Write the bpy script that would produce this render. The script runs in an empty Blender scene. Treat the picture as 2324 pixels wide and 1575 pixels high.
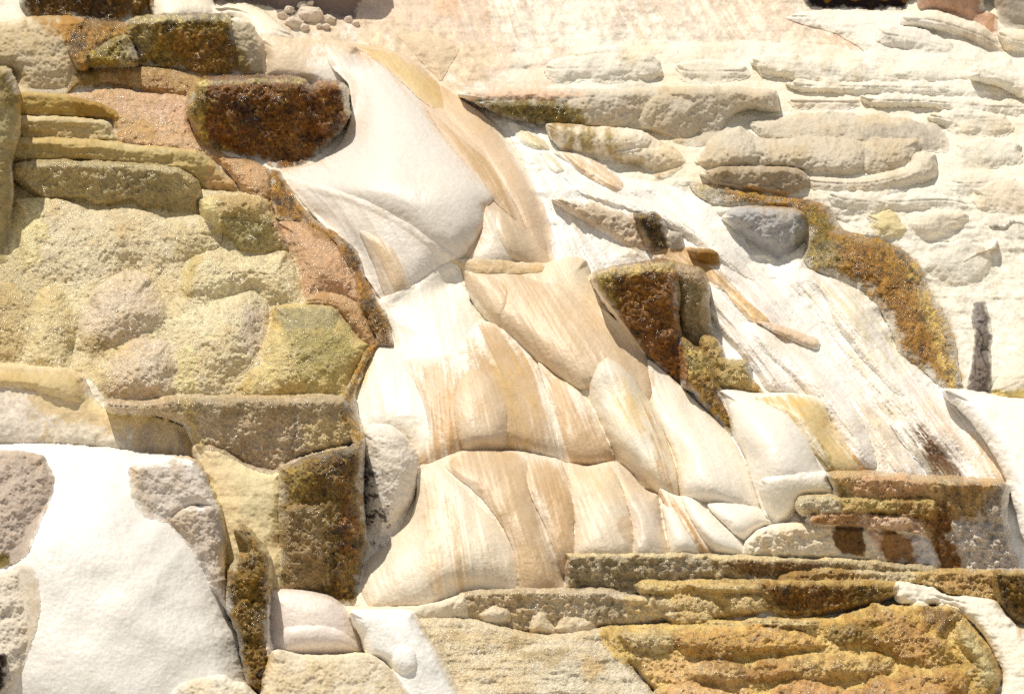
import bpy, bmesh, math
from mathutils import Vector
SUNY, SKY, SUNE, EXPO = .20, .115, 3.9, .15
import numpy as np

# ------------------------------------------------------------------ frame of the hillside relief
# u runs along the slope (right), v down it, W is how far back into the hill a point lies;
# all three in "notches" of about 4.3 mm.
UW, VH = 2324.0, 1575.0
DIST, PITCH = 30.0, math.radians(8.0)
NOTCH = 10.0 / UW
CAM = np.array([0.0, -DIST, 6.5])
FWD = np.array([0.0, math.cos(PITCH), -math.sin(PITCH)])
UP = np.array([0.0, math.sin(PITCH), math.cos(PITCH)])
RIGHT = np.array([1.0, 0.0, 0.0])
ST = 2.0
U0, V0, U1, V1 = -260.0, -160.0, 2584.0, 1735.0
NU, NV = int((U1 - U0) / ST) + 1, int((V1 - V0) / ST) + 1
gu = (U0 + ST * np.arange(NU)).astype(np.float32)
gv = (V0 + ST * np.arange(NV)).astype(np.float32)
GU, GV = np.meshgrid(gu, gv)

def world(u, v, W):
    w = DIST + W * NOTCH
    k = w * (10.0 / 30.0) / UW
    return (CAM[None, :] + w[:, None] * FWD[None, :] + ((u - UW / 2) * k)[:, None] * RIGHT[None, :]
            + ((VH / 2 - v) * k)[:, None] * UP[None, :])

# ------------------------------------------------------------------ noise fields over the relief
def vnoise(sx, sy, seed, ox=0.0):
    r = np.random.RandomState(seed)
    nx, ny = int((U1 - U0) / sx) + 4, int((V1 - V0) / sy) + 4
    g = r.rand(ny, nx).astype(np.float32) * 2 - 1
    def fold(n, s):
        p = (ST * np.arange(n) / s + 1).astype(np.float32)
        i = np.floor(p).astype(int); f = p - i
        return i, (f * f * f * (f * (f * 6 - 15) + 10)).astype(np.float32)
    ix, fx = fold(NU, sx); iy, fy = fold(NV, sy)
    ix = np.minimum(ix, nx - 2); iy = np.minimum(iy, ny - 2)
    a = g[:, ix] * (1 - fx) + g[:, ix + 1] * fx
    return a[iy] * (1 - fy)[:, None] + a[iy + 1] * fy[:, None]

def fbm(s, seed, oct=4, ax=1.0, gain=0.5):
    o = 0; a = 1.0; t = 0
    for k in range(oct):
        if s / 2 ** k < 2.2: break
        o = o + a * vnoise(s * ax / 2 ** k, s / 2 ** k, seed + 17 * k); t += a * a; a *= gain
    return (o / math.sqrt(t)).astype(np.float32)

def samp(F, x, y):
    x = np.clip((x - U0) / ST, 0, NU - 1.01); y = np.clip((y - V0) / ST, 0, NV - 1.01)
    i = x.astype(np.int32); j = y.astype(np.int32); fx = x - i; fy = y - j
    return (F[j, i] * (1 - fx) * (1 - fy) + F[j, i + 1] * fx * (1 - fy) + F[j + 1, i] * (1 - fx) * fy + F[j + 1, i + 1] * fx * fy)

def cells(s, seed, wu, wv, ax=1.0):
    """rounded knobs: 1 on a knob's crown, 0 in the creases; warped so no grid shows"""
    r = np.random.RandomState(seed)
    nx, ny = int((U1 - U0) / (s * ax)) + 8, int((V1 - V0) / s) + 8
    jx, jy, sz = r.rand(ny, nx).astype(np.float32), r.rand(ny, nx).astype(np.float32), (0.65 + 0.5 * r.rand(ny, nx)).astype(np.float32)
    x = (GU - U0 + wu) / (s * ax) + 3; y = (GV - V0 + wv) / s + 3
    i0 = np.floor(x).astype(np.int32); j0 = np.floor(y).astype(np.int32)
    best = np.full(GU.shape, 9.0, np.float32)
    for di in (-1, 0, 1):
        for dj in (-1, 0, 1):
            i = np.clip(i0 + di, 0, nx - 1); j = np.clip(j0 + dj, 0, ny - 1)
            dx = x - (i0 + di) - jx[j, i]; dy = y - (j0 + dj) - jy[j, i]
            best = np.minimum(best, (dx * dx + dy * dy) / sz[j, i] ** 2)
    return np.sqrt(np.clip(1 - best * 0.9, 0, 1)).astype(np.float32)

N80 = fbm(80, 1, 5); N80b = fbm(90, 2, 5); N30 = fbm(30, 3, 4); N30b = fbm(34, 4, 4); N12 = fbm(12, 5, 3, gain=.7); N12b = fbm(13, 55, 3, gain=.7)
N6 = fbm(5, 6, 2, gain=.8); NH = fbm(16, 7, 3, ax=7); NH2 = fbm(34, 8, 4, ax=5); N200 = fbm(220, 9, 3)
B80 = fbm(110, 21, 2); B30 = fbm(50, 22, 2)
NV_ = fbm(60, 19, 4, ax=.22)
C70 = cells(70, 10, N30 * 14, N30b * 14, 1.15)
C34 = cells(34, 11, N30 * 9, N30b * 9)
C16 = cells(16, 12, N12 * 4, N12b * 4)
C9 = cells(9, 13, N12 * 3, N12b * 3)

# water-flow directions, and noise smeared along them (streaks left by the running water)
FLOW = [(780,200,.5,1),(950,300,.8,1),(1000,200,.9,.8),(1150,350,.5,1),(1240,500,.2,1),(900,450,.5,1),(700,450,.8,.8),(850,600,.45,1),
 (980,700,.2,1),(1000,850,.12,1),(1150,800,.6,1),(1230,950,.2,1),(900,900,.1,1),(1000,960,.08,1),(1200,680,.6,1),(1350,720,.8,1),(1450,850,.4,1),
 (1550,950,.6,1),(1650,1080,.3,1),(1000,1200,.1,1),(1080,1280,.12,1),(1150,1200,.35,1),(1250,1150,.25,1),(1400,1120,.6,1),(1480,1200,.4,1),(1320,950,.4,1),
 (1430,950,.45,1),(1500,1060,.25,1),(1200,330,1,.6),(1400,450,1,.6),(1600,500,1,.7),(1700,650,1,.9),(1800,800,.8,1),(1950,750,.75,1),(2000,900,.9,1),
 (2150,1000,.8,1),(1950,1000,.8,1),(2280,1000,.5,1),(1850,700,.9,1),(1100,80,.3,1),(1600,40,.6,1),(1850,60,.8,1),(1300,100,.4,1),(300,1250,.2,1),(450,1300,.5,1),
 (150,1300,-.1,1),(60,1000,.8,1),(200,980,1,.3),(500,1100,.6,1),(850,1450,.5,1),(980,1500,.6,1),(1580,1180,.6,1),(1640,1190,.7,1),(2250,1450,.7,1),
 (2000,600,1,.7),(2100,750,.5,1),(100,700,0,1),(500,600,0,1),(600,900,0,1),(1900,350,0,1),(2220,780,.1,1),(1500,1400,0,1),(1900,1450,0,1),(700,1200,.05,1),(640,450,.8,1),(800,620,.6,1)]
fu = np.zeros_like(GU[::8, ::8]); fv = np.zeros_like(fu); sw = np.zeros_like(fu)
for (a, b, c, d) in FLOW:
    w = 1.0 / (((GU[::8, ::8] - a) ** 2 + (GV[::8, ::8] - b) ** 2) + 900.0) ** 1.5
    m = math.hypot(c, d); fu += w * c / m; fv += w * d / m
l = np.sqrt(fu * fu + fv * fv) + 1e-9; fu /= l; fv /= l
ii = np.clip(np.arange(NV) / 8.0, 0, fu.shape[0] - 1.01); jj = np.clip(np.arange(NU) / 8.0, 0, fu.shape[1] - 1.01)
def up(F):
    i = ii.astype(int); f = (ii - i)[:, None]; a = F[i] * (1 - f) + F[i + 1] * f
    j = jj.astype(int); g = (jj - j)[None, :]
    return (a[:, j] * (1 - g) + a[:, j + 1] * g).astype(np.float32)
FU, FV = up(fu), up(fv)
def smear(F, n, step):
    acc = F.copy()
    for sgn in (1, -1):
        x, y = GU.copy(), GV.copy()
        for k in range(n):
            i = np.clip(((x - U0) / ST), 0, NU - 1).astype(np.int32); j = np.clip(((y - V0) / ST), 0, NV - 1).astype(np.int32)
            x = x + sgn * step * FU[j, i]; y = y + sgn * step * FV[j, i]
            i = np.clip(((x - U0) / ST), 0, NU - 1).astype(np.int32); j = np.clip(((y - V0) / ST), 0, NV - 1).astype(np.int32)
            acc += F[j, i]
    acc /= (2 * n + 1)
    return (acc / acc.std()).astype(np.float32)
L1 = smear(N6 + np.random.RandomState(3).randn(NV, NU).astype(np.float32) * .6, 14, 3.0)
L2 = smear(N12, 14, 6.0)
L3 = smear(N30, 16, 9.0)
SPK = np.random.RandomState(8).rand(NV, NU).astype(np.float32)

# ------------------------------------------------------------------ outlines
def spline(P, closed=True, n=5):
    P = np.array(P, float); out = []
    N = len(P)
    for i in range(N):
        p0, p1, p2, p3 = P[(i - 1) % N], P[i], P[(i + 1) % N], P[(i + 2) % N]
        for k in range(n):
            t = k / n
            out.append(0.5 * ((2 * p1) + (-p0 + p2) * t * .8 + (2 * p0 - 5 * p1 + 4 * p2 - p3) * t * t * .8 + (-p0 + 3 * p1 - 3 * p2 + p3) * t ** 3 * .8
                        + (1 - .8) * 2 * (p2 - p1) * (t * t * (3 - 2 * t)) * 1.0))
    return np.array(out)

def box_of(P, pad):
    a = P.min(0) - pad; b = P.max(0) + pad
    i0 = max(0, int((a[0] - U0) / ST)); i1 = min(NU, int((b[0] - U0) / ST) + 2)
    j0 = max(0, int((a[1] - V0) / ST)); j1 = min(NV, int((b[1] - V0) / ST) + 2)
    return i0, i1, j0, j1

def sdist(P, X, Y):
    """signed distance, positive inside"""
    best = np.full(X.shape, 1e12, np.float32); ins = np.zeros(X.shape, bool)
    N = len(P)
    for i in range(N):
        ax, ay = P[i]; bx, by = P[(i + 1) % N]
        ex, ey = bx - ax, by - ay; L = ex * ex + ey * ey
        if L < 1e-6: continue
        wx = X - np.float32(ax); wy = Y - np.float32(ay)
        t = np.clip((wx * np.float32(ex) + wy * np.float32(ey)) / np.float32(L), 0, 1)
        dx = wx - t * np.float32(ex); dy = wy - t * np.float32(ey)
        best = np.minimum(best, dx * dx + dy * dy)
        if abs(ey) > 1e-9:
            c = ((ay <= Y) & (by > Y)) | ((by <= Y) & (ay > Y))
            ins ^= c & (X < ax + (Y - ay) * (ex / ey))
    d = np.sqrt(best)
    return np.where(ins, d, -d)

def box3(F):
    G = np.pad(F, 2, mode='edge'); o = 0
    for i in range(5):
        for j in range(5): o = o + G[i:i + F.shape[0], j:j + F.shape[1]]
    return o / 25
def sst(a, b, x):
    t = np.clip((x - a) / (b - a), 0, 1); return t * t * (3 - 2 * t)
def dome(t):
    t = np.clip(t, 0, 1); return np.sqrt(np.maximum(1 - (1 - t) ** 2, 0))

def inflate(P, X, Y, d):
    """rounded swelling over an outline: 0 at the rim, 1 at its fullest, no folds"""
    ext = max(X.max() - X.min(), Y.max() - Y.min()); q = max(1, int(ext / 64 / ST))
    D = d[::q, ::q]; ins = D > 0; h = q * ST
    m = max(float(D.max()), 1.0); phi = np.where(ins, D * (2 * m - np.minimum(D, m)) * .5, 0).astype(np.float64)
    for k in range(260):
        p = np.pad(phi, 1)
        phi = np.where(ins, (p[:-2, 1:-1] + p[2:, 1:-1] + p[1:-1, :-2] + p[1:-1, 2:] + h * h) / 4, 0)
    phi = phi / max(phi.max(), 1e-6)
    if q > 1:
        jy = np.clip(np.arange(d.shape[0]) / q, 0, phi.shape[0] - 1.001); jx = np.clip(np.arange(d.shape[1]) / q, 0, phi.shape[1] - 1.001)
        a = jy.astype(int); fa = (jy - a)[:, None]; t = phi[a] * (1 - fa) + phi[np.minimum(a + 1, phi.shape[0] - 1)] * fa
        b = jx.astype(int); fb = (jx - b)[None, :]; phi = t[:, b] * (1 - fb) + t[:, np.minimum(b + 1, phi.shape[1] - 1)] * fb
    phi = np.minimum(phi, np.maximum(d, 0) * (1.6 / m))
    return np.sqrt(np.maximum(phi, 0)).astype(np.float32)
def blur(F, r):
    for ax in (0, 1, 0, 1):
        n = F.shape[ax]; pw = [(r + 1, r), (0, 0)] if ax == 0 else [(0, 0), (r + 1, r)]
        Cs = np.cumsum(np.pad(F.astype(np.float64), pw, mode='edge'), axis=ax)
        F = (np.take(Cs, np.arange(2 * r + 1, n + 2 * r + 1), axis=ax) - np.take(Cs, np.arange(0, n), axis=ax)) / (2 * r + 1)
    return F.astype(np.float32)

# ------------------------------------------------------------------ surfaces
def lin(c):
    c = np.array(c, float); return np.where(c <= 0.04045, c / 12.92, ((c + 0.055) / 1.055) ** 2.4)
PAL = dict(white=(.925,.905,.865), cream=(.925,.905,.855), snow=(.95,.94,.92), ivory=(.92,.88,.81), beige=(.87,.79,.68), tan=(.87,.77,.64), deeptan=(.79,.685,.54),
  gold=(.83,.68,.38), ochre=(.72,.52,.22), brown=(.55,.39,.15), darkb=(.28,.18,.06), rust=(.60,.42,.16), redb=(.50,.32,.10), black=(.12,.09,.07), olive=(.60,.53,.28), moss=(.50,.42,.15),
  olgray=(.77,.71,.55), yel=(.93,.86,.63), pink=(.86,.72,.62), salmon=(.84,.66,.50), orange=(.82,.62,.38), gray=(.72,.69,.64), coolg=(.70,.69,.68), dgray=(.42,.39,.36), taupe=(.76,.69,.60), mauve=(.85,.80,.78), olt=(.84,.755,.53), ygreen=(.82,.73,.44))
PALL = {k: lin(v) for k, v in PAL.items()}
def C(c): return PALL[c] if isinstance(c, str) else lin(c)

def make_mat(name, rough, spec, bump, scale, spark):
    m = bpy.data.materials.new(name); m.use_nodes = True; nt = m.node_tree; N = nt.nodes; Lk = nt.links
    N.clear(); out = N.new('ShaderNodeOutputMaterial'); b = N.new('ShaderNodeBsdfPrincipled'); Lk.new(b.outputs[0], out.inputs[0])
    at = N.new('ShaderNodeAttribute'); at.attribute_name = 'tint'
    geo = N.new('ShaderNodeNewGeometry')
    n1 = N.new('ShaderNodeTexNoise'); n1.inputs['Scale'].default_value = scale; n1.inputs['Detail'].default_value = 6; n1.inputs['Roughness'].default_value = .7
    Lk.new(geo.outputs['Position'], n1.inputs['Vector'])
    mr = N.new('ShaderNodeMapRange'); mr.inputs[1].default_value = .3; mr.inputs[2].default_value = .7; mr.inputs[3].default_value = (.93 if bump < .1 else .82); mr.inputs[4].default_value = (1.05 if bump < .1 else 1.12)
    Lk.new(n1.outputs[0], mr.inputs[0])
    mx = N.new('ShaderNodeMix'); mx.data_type = 'RGBA'; mx.blend_type = 'MULTIPLY'; mx.inputs[0].default_value = 1
    Lk.new(at.outputs['Color'], mx.inputs[6]); Lk.new(mr.outputs[0], mx.inputs[7]); Lk.new(mx.outputs[2], b.inputs['Base Color'])
    bp = N.new('ShaderNodeBump'); bp.inputs['Strength'].default_value = bump; bp.inputs['Distance'].default_value = .02
    h = n1.outputs[0]
    if spark:
        v = N.new('ShaderNodeTexVoronoi'); v.inputs['Scale'].default_value = 42; Lk.new(geo.outputs['Position'], v.inputs['Vector'])
        ad = N.new('ShaderNodeMath'); ad.operation = 'MULTIPLY_ADD'; ad.inputs[1].default_value = -.5
        Lk.new(v.outputs['Distance'], ad.inputs[0]); Lk.new(n1.outputs[0], ad.inputs[2]); h = ad.outputs[0]
    Lk.new(h, bp.inputs['Height']); Lk.new(bp.outputs[0], b.inputs['Normal'])
    b.inputs['Roughness'].default_value = rough; b.inputs['Specular IOR Level'].default_value = spec
    if spark:
        n2 = N.new('ShaderNodeTexNoise'); n2.inputs['Scale'].default_value = 5.5; n2.inputs['Detail'].default_value = 3; Lk.new(geo.outputs['Position'], n2.inputs['Vector'])
        m2 = N.new('ShaderNodeMapRange'); m2.inputs[1].default_value = .42; m2.inputs[2].default_value = .62; m2.inputs[3].default_value = .05; m2.inputs[4].default_value = spark
        Lk.new(n2.outputs[0], m2.inputs[0]); Lk.new(m2.outputs[0], b.inputs['Coat Weight']); b.inputs['Coat Roughness'].default_value = .15
        vf = N.new('ShaderNodeTexVoronoi'); vf.inputs['Scale'].default_value = 75; Lk.new(geo.outputs['Position'], vf.inputs['Vector'])
        sb = N.new('ShaderNodeVectorMath'); sb.operation = 'SUBTRACT'; sb.inputs[1].default_value = (.5, .5, .5); Lk.new(vf.outputs['Color'], sb.inputs[0])
        ml = N.new('ShaderNodeVectorMath'); ml.operation = 'SCALE'; ml.inputs['Scale'].default_value = 1.5; Lk.new(sb.outputs[0], ml.inputs[0])
        av = N.new('ShaderNodeVectorMath'); av.operation = 'ADD'; Lk.new(ml.outputs[0], av.inputs[0]); Lk.new(bp.outputs[0], av.inputs[1])
        nm = N.new('ShaderNodeVectorMath'); nm.operation = 'NORMALIZE'; Lk.new(av.outputs[0], nm.inputs[0])
        Lk.new(nm.outputs[0], b.inputs['Coat Normal'])
    return m
MATS = dict(dry=make_mat('dry_travertine', .85, .25, .28, 45, 0), smooth=make_mat('smooth_travertine', .48, .36, .06, 70, 0),
            wet=make_mat('wet_travertine', .5, .45, .85, 60, 1.0), algae=make_mat('wet_algae', .45, .3, 1.0, 60, .9))

# tex: (knob70, knob34, knob16, knob9, broad, mid, fine, streak ridges, layer)
TEX = dict(
  smooth=(0, 0, 0, .5, 3, .8, .5, .15, 0), drape=(0, 0, 0, .3, 4, 1.4, .5, .8, 0), soft=(0, 1.5, .5, .3, 8, 2.2, .6, .1, .8),
  cascade=(0, 1.0, 0, 0, 6, 2.0, .45, 3.0, 0), crust=(3, 9, 9, 5, 6, 8, 4.0, 0, 4),
  rough=(3, 5, 6, 4.0, 7, 5, 3.0, 0, 1), lump=(0, 3, 4.5, 4.4, 6, 3.0, 2.4, 0, 1), knob=(4, 8, 8, 4.5, 7, 6, 3.0, 0, 0), layer=(2, 4, 4.0, 2.6, 6, 5, 2.4, 0, 7),
  algae=(4, 7, 8, 6.0, 6, 7, 4.2, .2, 0), faint=(2, 4, 1.6, .8, 8, 4.0, .9, 0, 3.6), crack=(2, 4, 6, 4, 4, 8, 3.6, 0, 2))
def relief(kind, sl):
    a = TEX[kind]
    if kind in ('smooth', 'drape', 'cascade'):
        return -(a[1] * C34[sl] * (.5 + .5 * L3[sl]) + a[4] * B80[sl] + a[5] * B30[sl] + a[3] * C9[sl] + a[6] * (N12[sl] + .6 * N6[sl]) + a[7] * (L2[sl] * .8 + .25 * L1[sl] + .8 * L3[sl]))
    return -(a[0] * C70[sl] + a[1] * C34[sl] + a[2] * C16[sl] + a[3] * C9[sl] + a[4] * N80[sl] + a[5] * N30[sl] + a[6] * (N12[sl] + .55 * N6[sl]) + a[7] * (L2[sl] + .8 * L1[sl] * .5) + a[8] * NH[sl])

# sum of slopes: the bare hill
def hill0(v):
    return (VH - v) * 1.25 + np.maximum(430 - v, 0) * .75
WC = (hill0(GV) - 30 * N200).astype(np.float32)
# broad shelves stepping up the right-hand slope
st_ = (GV + 26 * N80b + 0.04 * GU); per = 58.0
fr = (st_ / per) - np.floor(st_ / per)
shelf = (sst(.0, .75, fr) - fr) * per * 1.0 * sst(1000, 1300, GU) * sst(70, 150, GV)
WC += shelf.astype(np.float32) * .9
WC += relief('faint', np.s_[:, :]) - (4 * L3 + 1.5 * L2) * sst(200, 90, GV) * sst(800, 1000, GU)

col = bpy.context.scene.collection
BUILT = []; PEND = []; SOFT = {}; AL = np.zeros(GU.shape, np.float32)
def tinted(base, sl, X, Y, d, kind, stains_and_light, streak, blotch, wet=False, mott=.35):
    c = np.empty(X.shape + (3,), np.float32); c[:] = C(base)
    t = sst(-.6, 1.6, N80b[sl] + .5 * N30[sl])[..., None] * blotch
    c = c * (1 - t) + (c * np.array([.95, .86, .70], np.float32)) * t
    g = sst(.2, 1.8, N30b[sl] + .4 * N12[sl])[..., None] * blotch
    c = c * (1 - .20 * g)
    if streak:
        s = sst(-.6, 1.9, .35 * L2[sl] + .7 * L3[sl] + .30 * L1[sl] + .25 * N80[sl])[..., None] * streak * .8
        c = c * (1 - s) + C('deeptan').astype(np.float32) * s
        s = sst(-1.2, 1.2, L1[sl])[..., None] * .09 * min(1, streak * 3)
        c = c * (1 - s)
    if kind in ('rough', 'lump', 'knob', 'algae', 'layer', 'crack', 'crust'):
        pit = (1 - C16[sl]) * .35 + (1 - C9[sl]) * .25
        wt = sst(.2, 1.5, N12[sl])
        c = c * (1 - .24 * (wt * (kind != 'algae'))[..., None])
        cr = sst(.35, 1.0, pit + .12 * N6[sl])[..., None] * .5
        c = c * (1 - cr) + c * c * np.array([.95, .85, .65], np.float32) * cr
    for S in stains_and_light:  # real stains, along with some painted lit rims and shade patches
        poly, scol = S[0], S[1]; f = S[2] if len(S) > 2 else 14; k = S[3] if len(S) > 3 else 1.0; mode = S[4] if len(S) > 4 else 'n'
        if poly is None: sd = np.full(X.shape, 60, np.float32)
        elif poly and poly[0] == 'line':
            pl = np.array(poly[2:], float); wd = poly[1]; best = np.full(X.shape, 1e9, np.float32)
            for q in range(len(pl) - 1):
                ex, ey = pl[q + 1] - pl[q]; L = ex * ex + ey * ey
                tt = np.clip(((X - pl[q][0]) * ex + (Y - pl[q][1]) * ey) / L, 0, 1)
                best = np.minimum(best, np.hypot(X - pl[q][0] - tt * ex, Y - pl[q][1] - tt * ey))
            sd = wd - best
        else: sd = sdist(spline(poly), X, Y)
        n = N30[sl] * f * .7 + N12b[sl] * f * .5 + N80[sl] * f * .3
        if mode == 's': n = L2[sl] * f * .6 + L1[sl] * f * .5
        if mode == 'l': n = N12[sl] * 1.0
        m = sst(-f * .5, f * .5, sd + n) * k
        if mode == 's': m = m * sst(-1.3, .9, .6 * L2[sl] + .4 * L3[sl] + .4 * L1[sl])
        if mode == 'p': m = m * sst(-.1, .7, N12[sl] + .7 * N30b[sl])
        if mode == 'b': m = m * sst(-.9, .6, NV_[sl] + .5 * N12[sl])
        m = m[..., None]
        sc = C(scol).astype(np.float32)
        if kind != 'smooth': sc = sc * (1 + .22 * N12[sl] + .12 * N30b[sl])[..., None]
        c = c * (1 - m) + sc * m
    if kind == 'algae':
        m = sst(-.3, 1.2, N12b[sl] + .5 * N30[sl] + .5 * N6[sl])[..., None] * .6
        c = c * (1 - m) + (c * np.array([1.45, 1.45, 1.1], np.float32) + np.array([.07, .045, .004], np.float32)) * m
        m = sst(.1, 1.2, N30b[sl] + .7 * N12[sl])[..., None]
        c = c * (1 - .55 * m)
    c = c * (1 + .06 * (SPK[sl] - .5) * 2 + .045 * N6[sl] + .02 * N12[sl])[..., None]
    if wet:
        q = (sst(.1, 1.1, N30b[sl] * .7 + N12b[sl] * .5 + N6[sl] * .3) * mott)[..., None]
        c = c * (1 - q) + c * np.array([.66, .55, .32], np.float32) * q
        q = (sst(.2, 1.2, N30[sl] * .7 + N12[sl] * .5 + N6[sl] * .35) * mott * .8)[..., None]
        c = c * (1 - q) + (c * .35 + np.array([.52, .47, .34], np.float32)) * q
        if kind == 'algae':
            q = sst(.25, 1.0, N12[sl] * .8 - N6[sl] * .5 + N30b[sl] * .3)[..., None] * .6
            c = c * (1 - .75 * q)
            q = sst(.5, 1.5, N12b[sl] * .8 + N6[sl] * .7)[..., None] * .55
            c = c * (1 - q) + np.array([.46, .30, .07], np.float32) * q
        k = .13 if kind != 'algae' else .26
        c = c * (1 + k * N6[sl] + k * .8 * (SPK[sl] * 2 - 1) + .08 * N12b[sl])[..., None]
    return np.clip(c, .008, .92)

def build_mesh(name, W, mask, tint, sl, mat):
    idx = -np.ones(mask.shape, np.int64); n = int(mask.sum()); idx[mask] = np.arange(n)
    X = GU[sl][mask].astype(float); Y = GV[sl][mask].astype(float)
    P = world(X, Y, W[mask].astype(float))
    q = mask[:-1, :-1] & mask[1:, :-1] & mask[:-1, 1:] & mask[1:, 1:]
    a = idx[:-1, :-1][q]; b = idx[1:, :-1][q]; c = idx[1:, 1:][q]; d = idx[:-1, 1:][q]
    F = np.stack([a, b, c, d], 1).astype(np.int32); nf = len(F)
    org = np.array([P[:, 0].mean(), P[:, 1].mean(), P[:, 2].min()])
    me = bpy.data.meshes.new(name)
    me.vertices.add(n); me.vertices.foreach_set('co', (P - org).astype(np.float32).ravel())
    me.loops.add(nf * 4); me.loops.foreach_set('vertex_index', F.ravel())
    me.polygons.add(nf); me.polygons.foreach_set('loop_start', np.arange(0, nf * 4, 4, dtype=np.int32))
    me.polygons.foreach_set('use_smooth', np.ones(nf, bool))
    me.update(calc_edges=True)
    at = me.color_attributes.new('tint', 'FLOAT_COLOR', 'POINT')
    PEND.append((me, sl, mask, tint[mask]))
    me.materials.append(MATS[mat])
    o = bpy.data.objects.new(name, me); o.location = org; col.objects.link(o)
    return o

def F(name, label, cat, pts, base='cream', tex='rough', s=.35, B=30, R=30, out=5, ew=3, lobes=(), stains_and_light=(), parent=None, mat=None,
      pct=6, streak=0, blotch=1.0, tilt=0.0, group=None, flat=0, amp=1.0, fl=None, fr=.8, cf=None, gl=None, mott=None, poi=None, thick=None, conf=None, hp=None):
    if poi is None and parent is not None and tex == 'drape' and thick is None: thick = .45
    """one formation: stands on whatever was built before it, its own solid front, rounded rim and walls running back into the hill"""
    P = spline(pts)
    i0, i1, j0, j1 = box_of(P, 12); sl = np.s_[j0:j1, i0:i1]
    X, Y = GU[sl], GV[sl]
    d0 = sdist(P, X, Y)
    d = d0 + ew * (N30b[sl] * .7 + N12b[sl] * (.45 if ew < 5 else .22))
    ins = d > 0
    if ins.sum() < 12: raise ValueError('no area ' + str(pts[:2]))
    yb = P[:, 1].max(); yt = P[:, 1].min()
    prev = WC[sl]; smoothish = tex in ('smooth', 'drape', 'soft', 'cascade')
    if poi is None: poi = smoothish or tex == 'lump'
    if conf is None: conf = parent is not None and smoothish
    if conf and smoothish: B = B * 1.6
    if poi:
        hf = inflate(P, X, Y, d); tv = np.clip((Y - yt) / (yb - yt), 0, 1)
        hf = hf ** (hp if hp is not None else 1.25 if smoothish else 1.7)
        if thick is not None: hf = hf * (thick + (1 - thick) * tv)
        bulge = B * (1 - hf)
    else: bulge = B * (1 - dome(d / R))
    if conf is None: conf = parent is not None and smoothish
    if conf: shp = blur(prev, 10)
    elif s is None: shp = hill0(Y) - 30 * N200[sl]
    else: shp = hill0(yb) + s * (hill0(Y) - hill0(yb)) - 12 * N200[sl]
    shp = shp + tilt * (X - P[:, 0].mean()) + bulge
    for (lp, lb, lr) in lobes:
        ld = sdist(spline(lp), X, Y) + 1.5 * N30[sl]
        shp = shp - lb * dome(ld / lr)
    shp = shp + relief(tex, sl) * amp * (.35 + .65 * sst(0, 12, d))
    if conf: c = -B - out
    else: c = np.percentile((prev - shp)[ins], pct) - out
    W = np.minimum(shp + c, prev - out * sst(0, 8, d))
    if smoothish:
        a_, b_, k_ = shp + c, prev - out * sst(0, 8, d), 26.0
        h = np.clip(.5 + .5 * (b_ - a_) / k_, 0, 1)
        W = b_ * (1 - h) + a_ * h - k_ * h * (1 - h) * sst(0, 16, d)
    gy = np.gradient(box3(box3(d0)), ST, axis=0)
    topness = sst(.45, .9, gy)
    f = fl if fl is not None else (1.0 if tex in ('smooth', 'drape', 'soft') else .85)
    rb = R * fr + 6
    t = np.clip((d + 1.5) / rb, 0, 1)
    if conf: f = .35
    prof = np.sin(t * math.pi / 2) ** .8
    tp = topness * (0.15 if conf and tex in ('smooth', 'drape', 'cascade') else .5 if conf else 1.0)
    prof = 1 - (1 - prof) * f * (1 - tp * .9)
    W = W + np.clip(prev - W, 0, gl if gl is not None else 36) * (1 - prof)
    back = W + 26 * np.maximum(-d, 0)
    W = np.where(d < -7, np.maximum(back, prev + 12), back).astype(np.float32)
    mask = (d > -10)
    tint = tinted(base, sl, X, Y, d, tex, stains_and_light, streak, blotch, mat == 'wet' or tex == 'algae', mott if mott is not None else (.05 if tex == 'algae' else .55 if tex == 'crust' else .4))
    cfw = cf if cf is not None else (16 if smoothish else 20 if tex == 'algae' else 12) * (1.5 if parent is not None else 1)
    un = TC[sl]
    cm = sst(-cfw * .5, cfw * .8, d + (.35 * cfw * (N12b[sl] + N30[sl]) if tex not in ('drape','smooth', 'cascade') else .45 * cfw * (.5 * L2[sl] + .5 * L1[sl] + .4 * L3[sl])))
    if cfw > 0: cm = 1 - (1 - cm) * (1 - topness * (0 if parent is not None else .8))
    tint = (un * (1 - cm[..., None]) + tint * cm[..., None]).astype(np.float32)
    TC[sl] = np.where((d > -2)[..., None], tint, un)
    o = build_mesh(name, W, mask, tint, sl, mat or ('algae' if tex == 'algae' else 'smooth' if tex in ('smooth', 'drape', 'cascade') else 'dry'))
    AL[sl] = np.where((d > 0) & (W < prev), 1.0 if tex == 'algae' else 0.0, AL[sl]); SOFT[o.data.name] = .12 if smoothish else 1.0 if tex != 'algae' else 0.0
    WC[sl] = np.where(d > -7, np.minimum(prev, W), prev)
    if parent is None:
        o['label'] = label; o['category'] = cat
        if group: o['group'] = group
    else:
        o.parent = parent; o.matrix_parent_inverse.identity(); o.location = np.array(o.location) - np.array(parent.location)
        if label: o['label'] = label
    BUILT.append(o)
    return o

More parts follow.
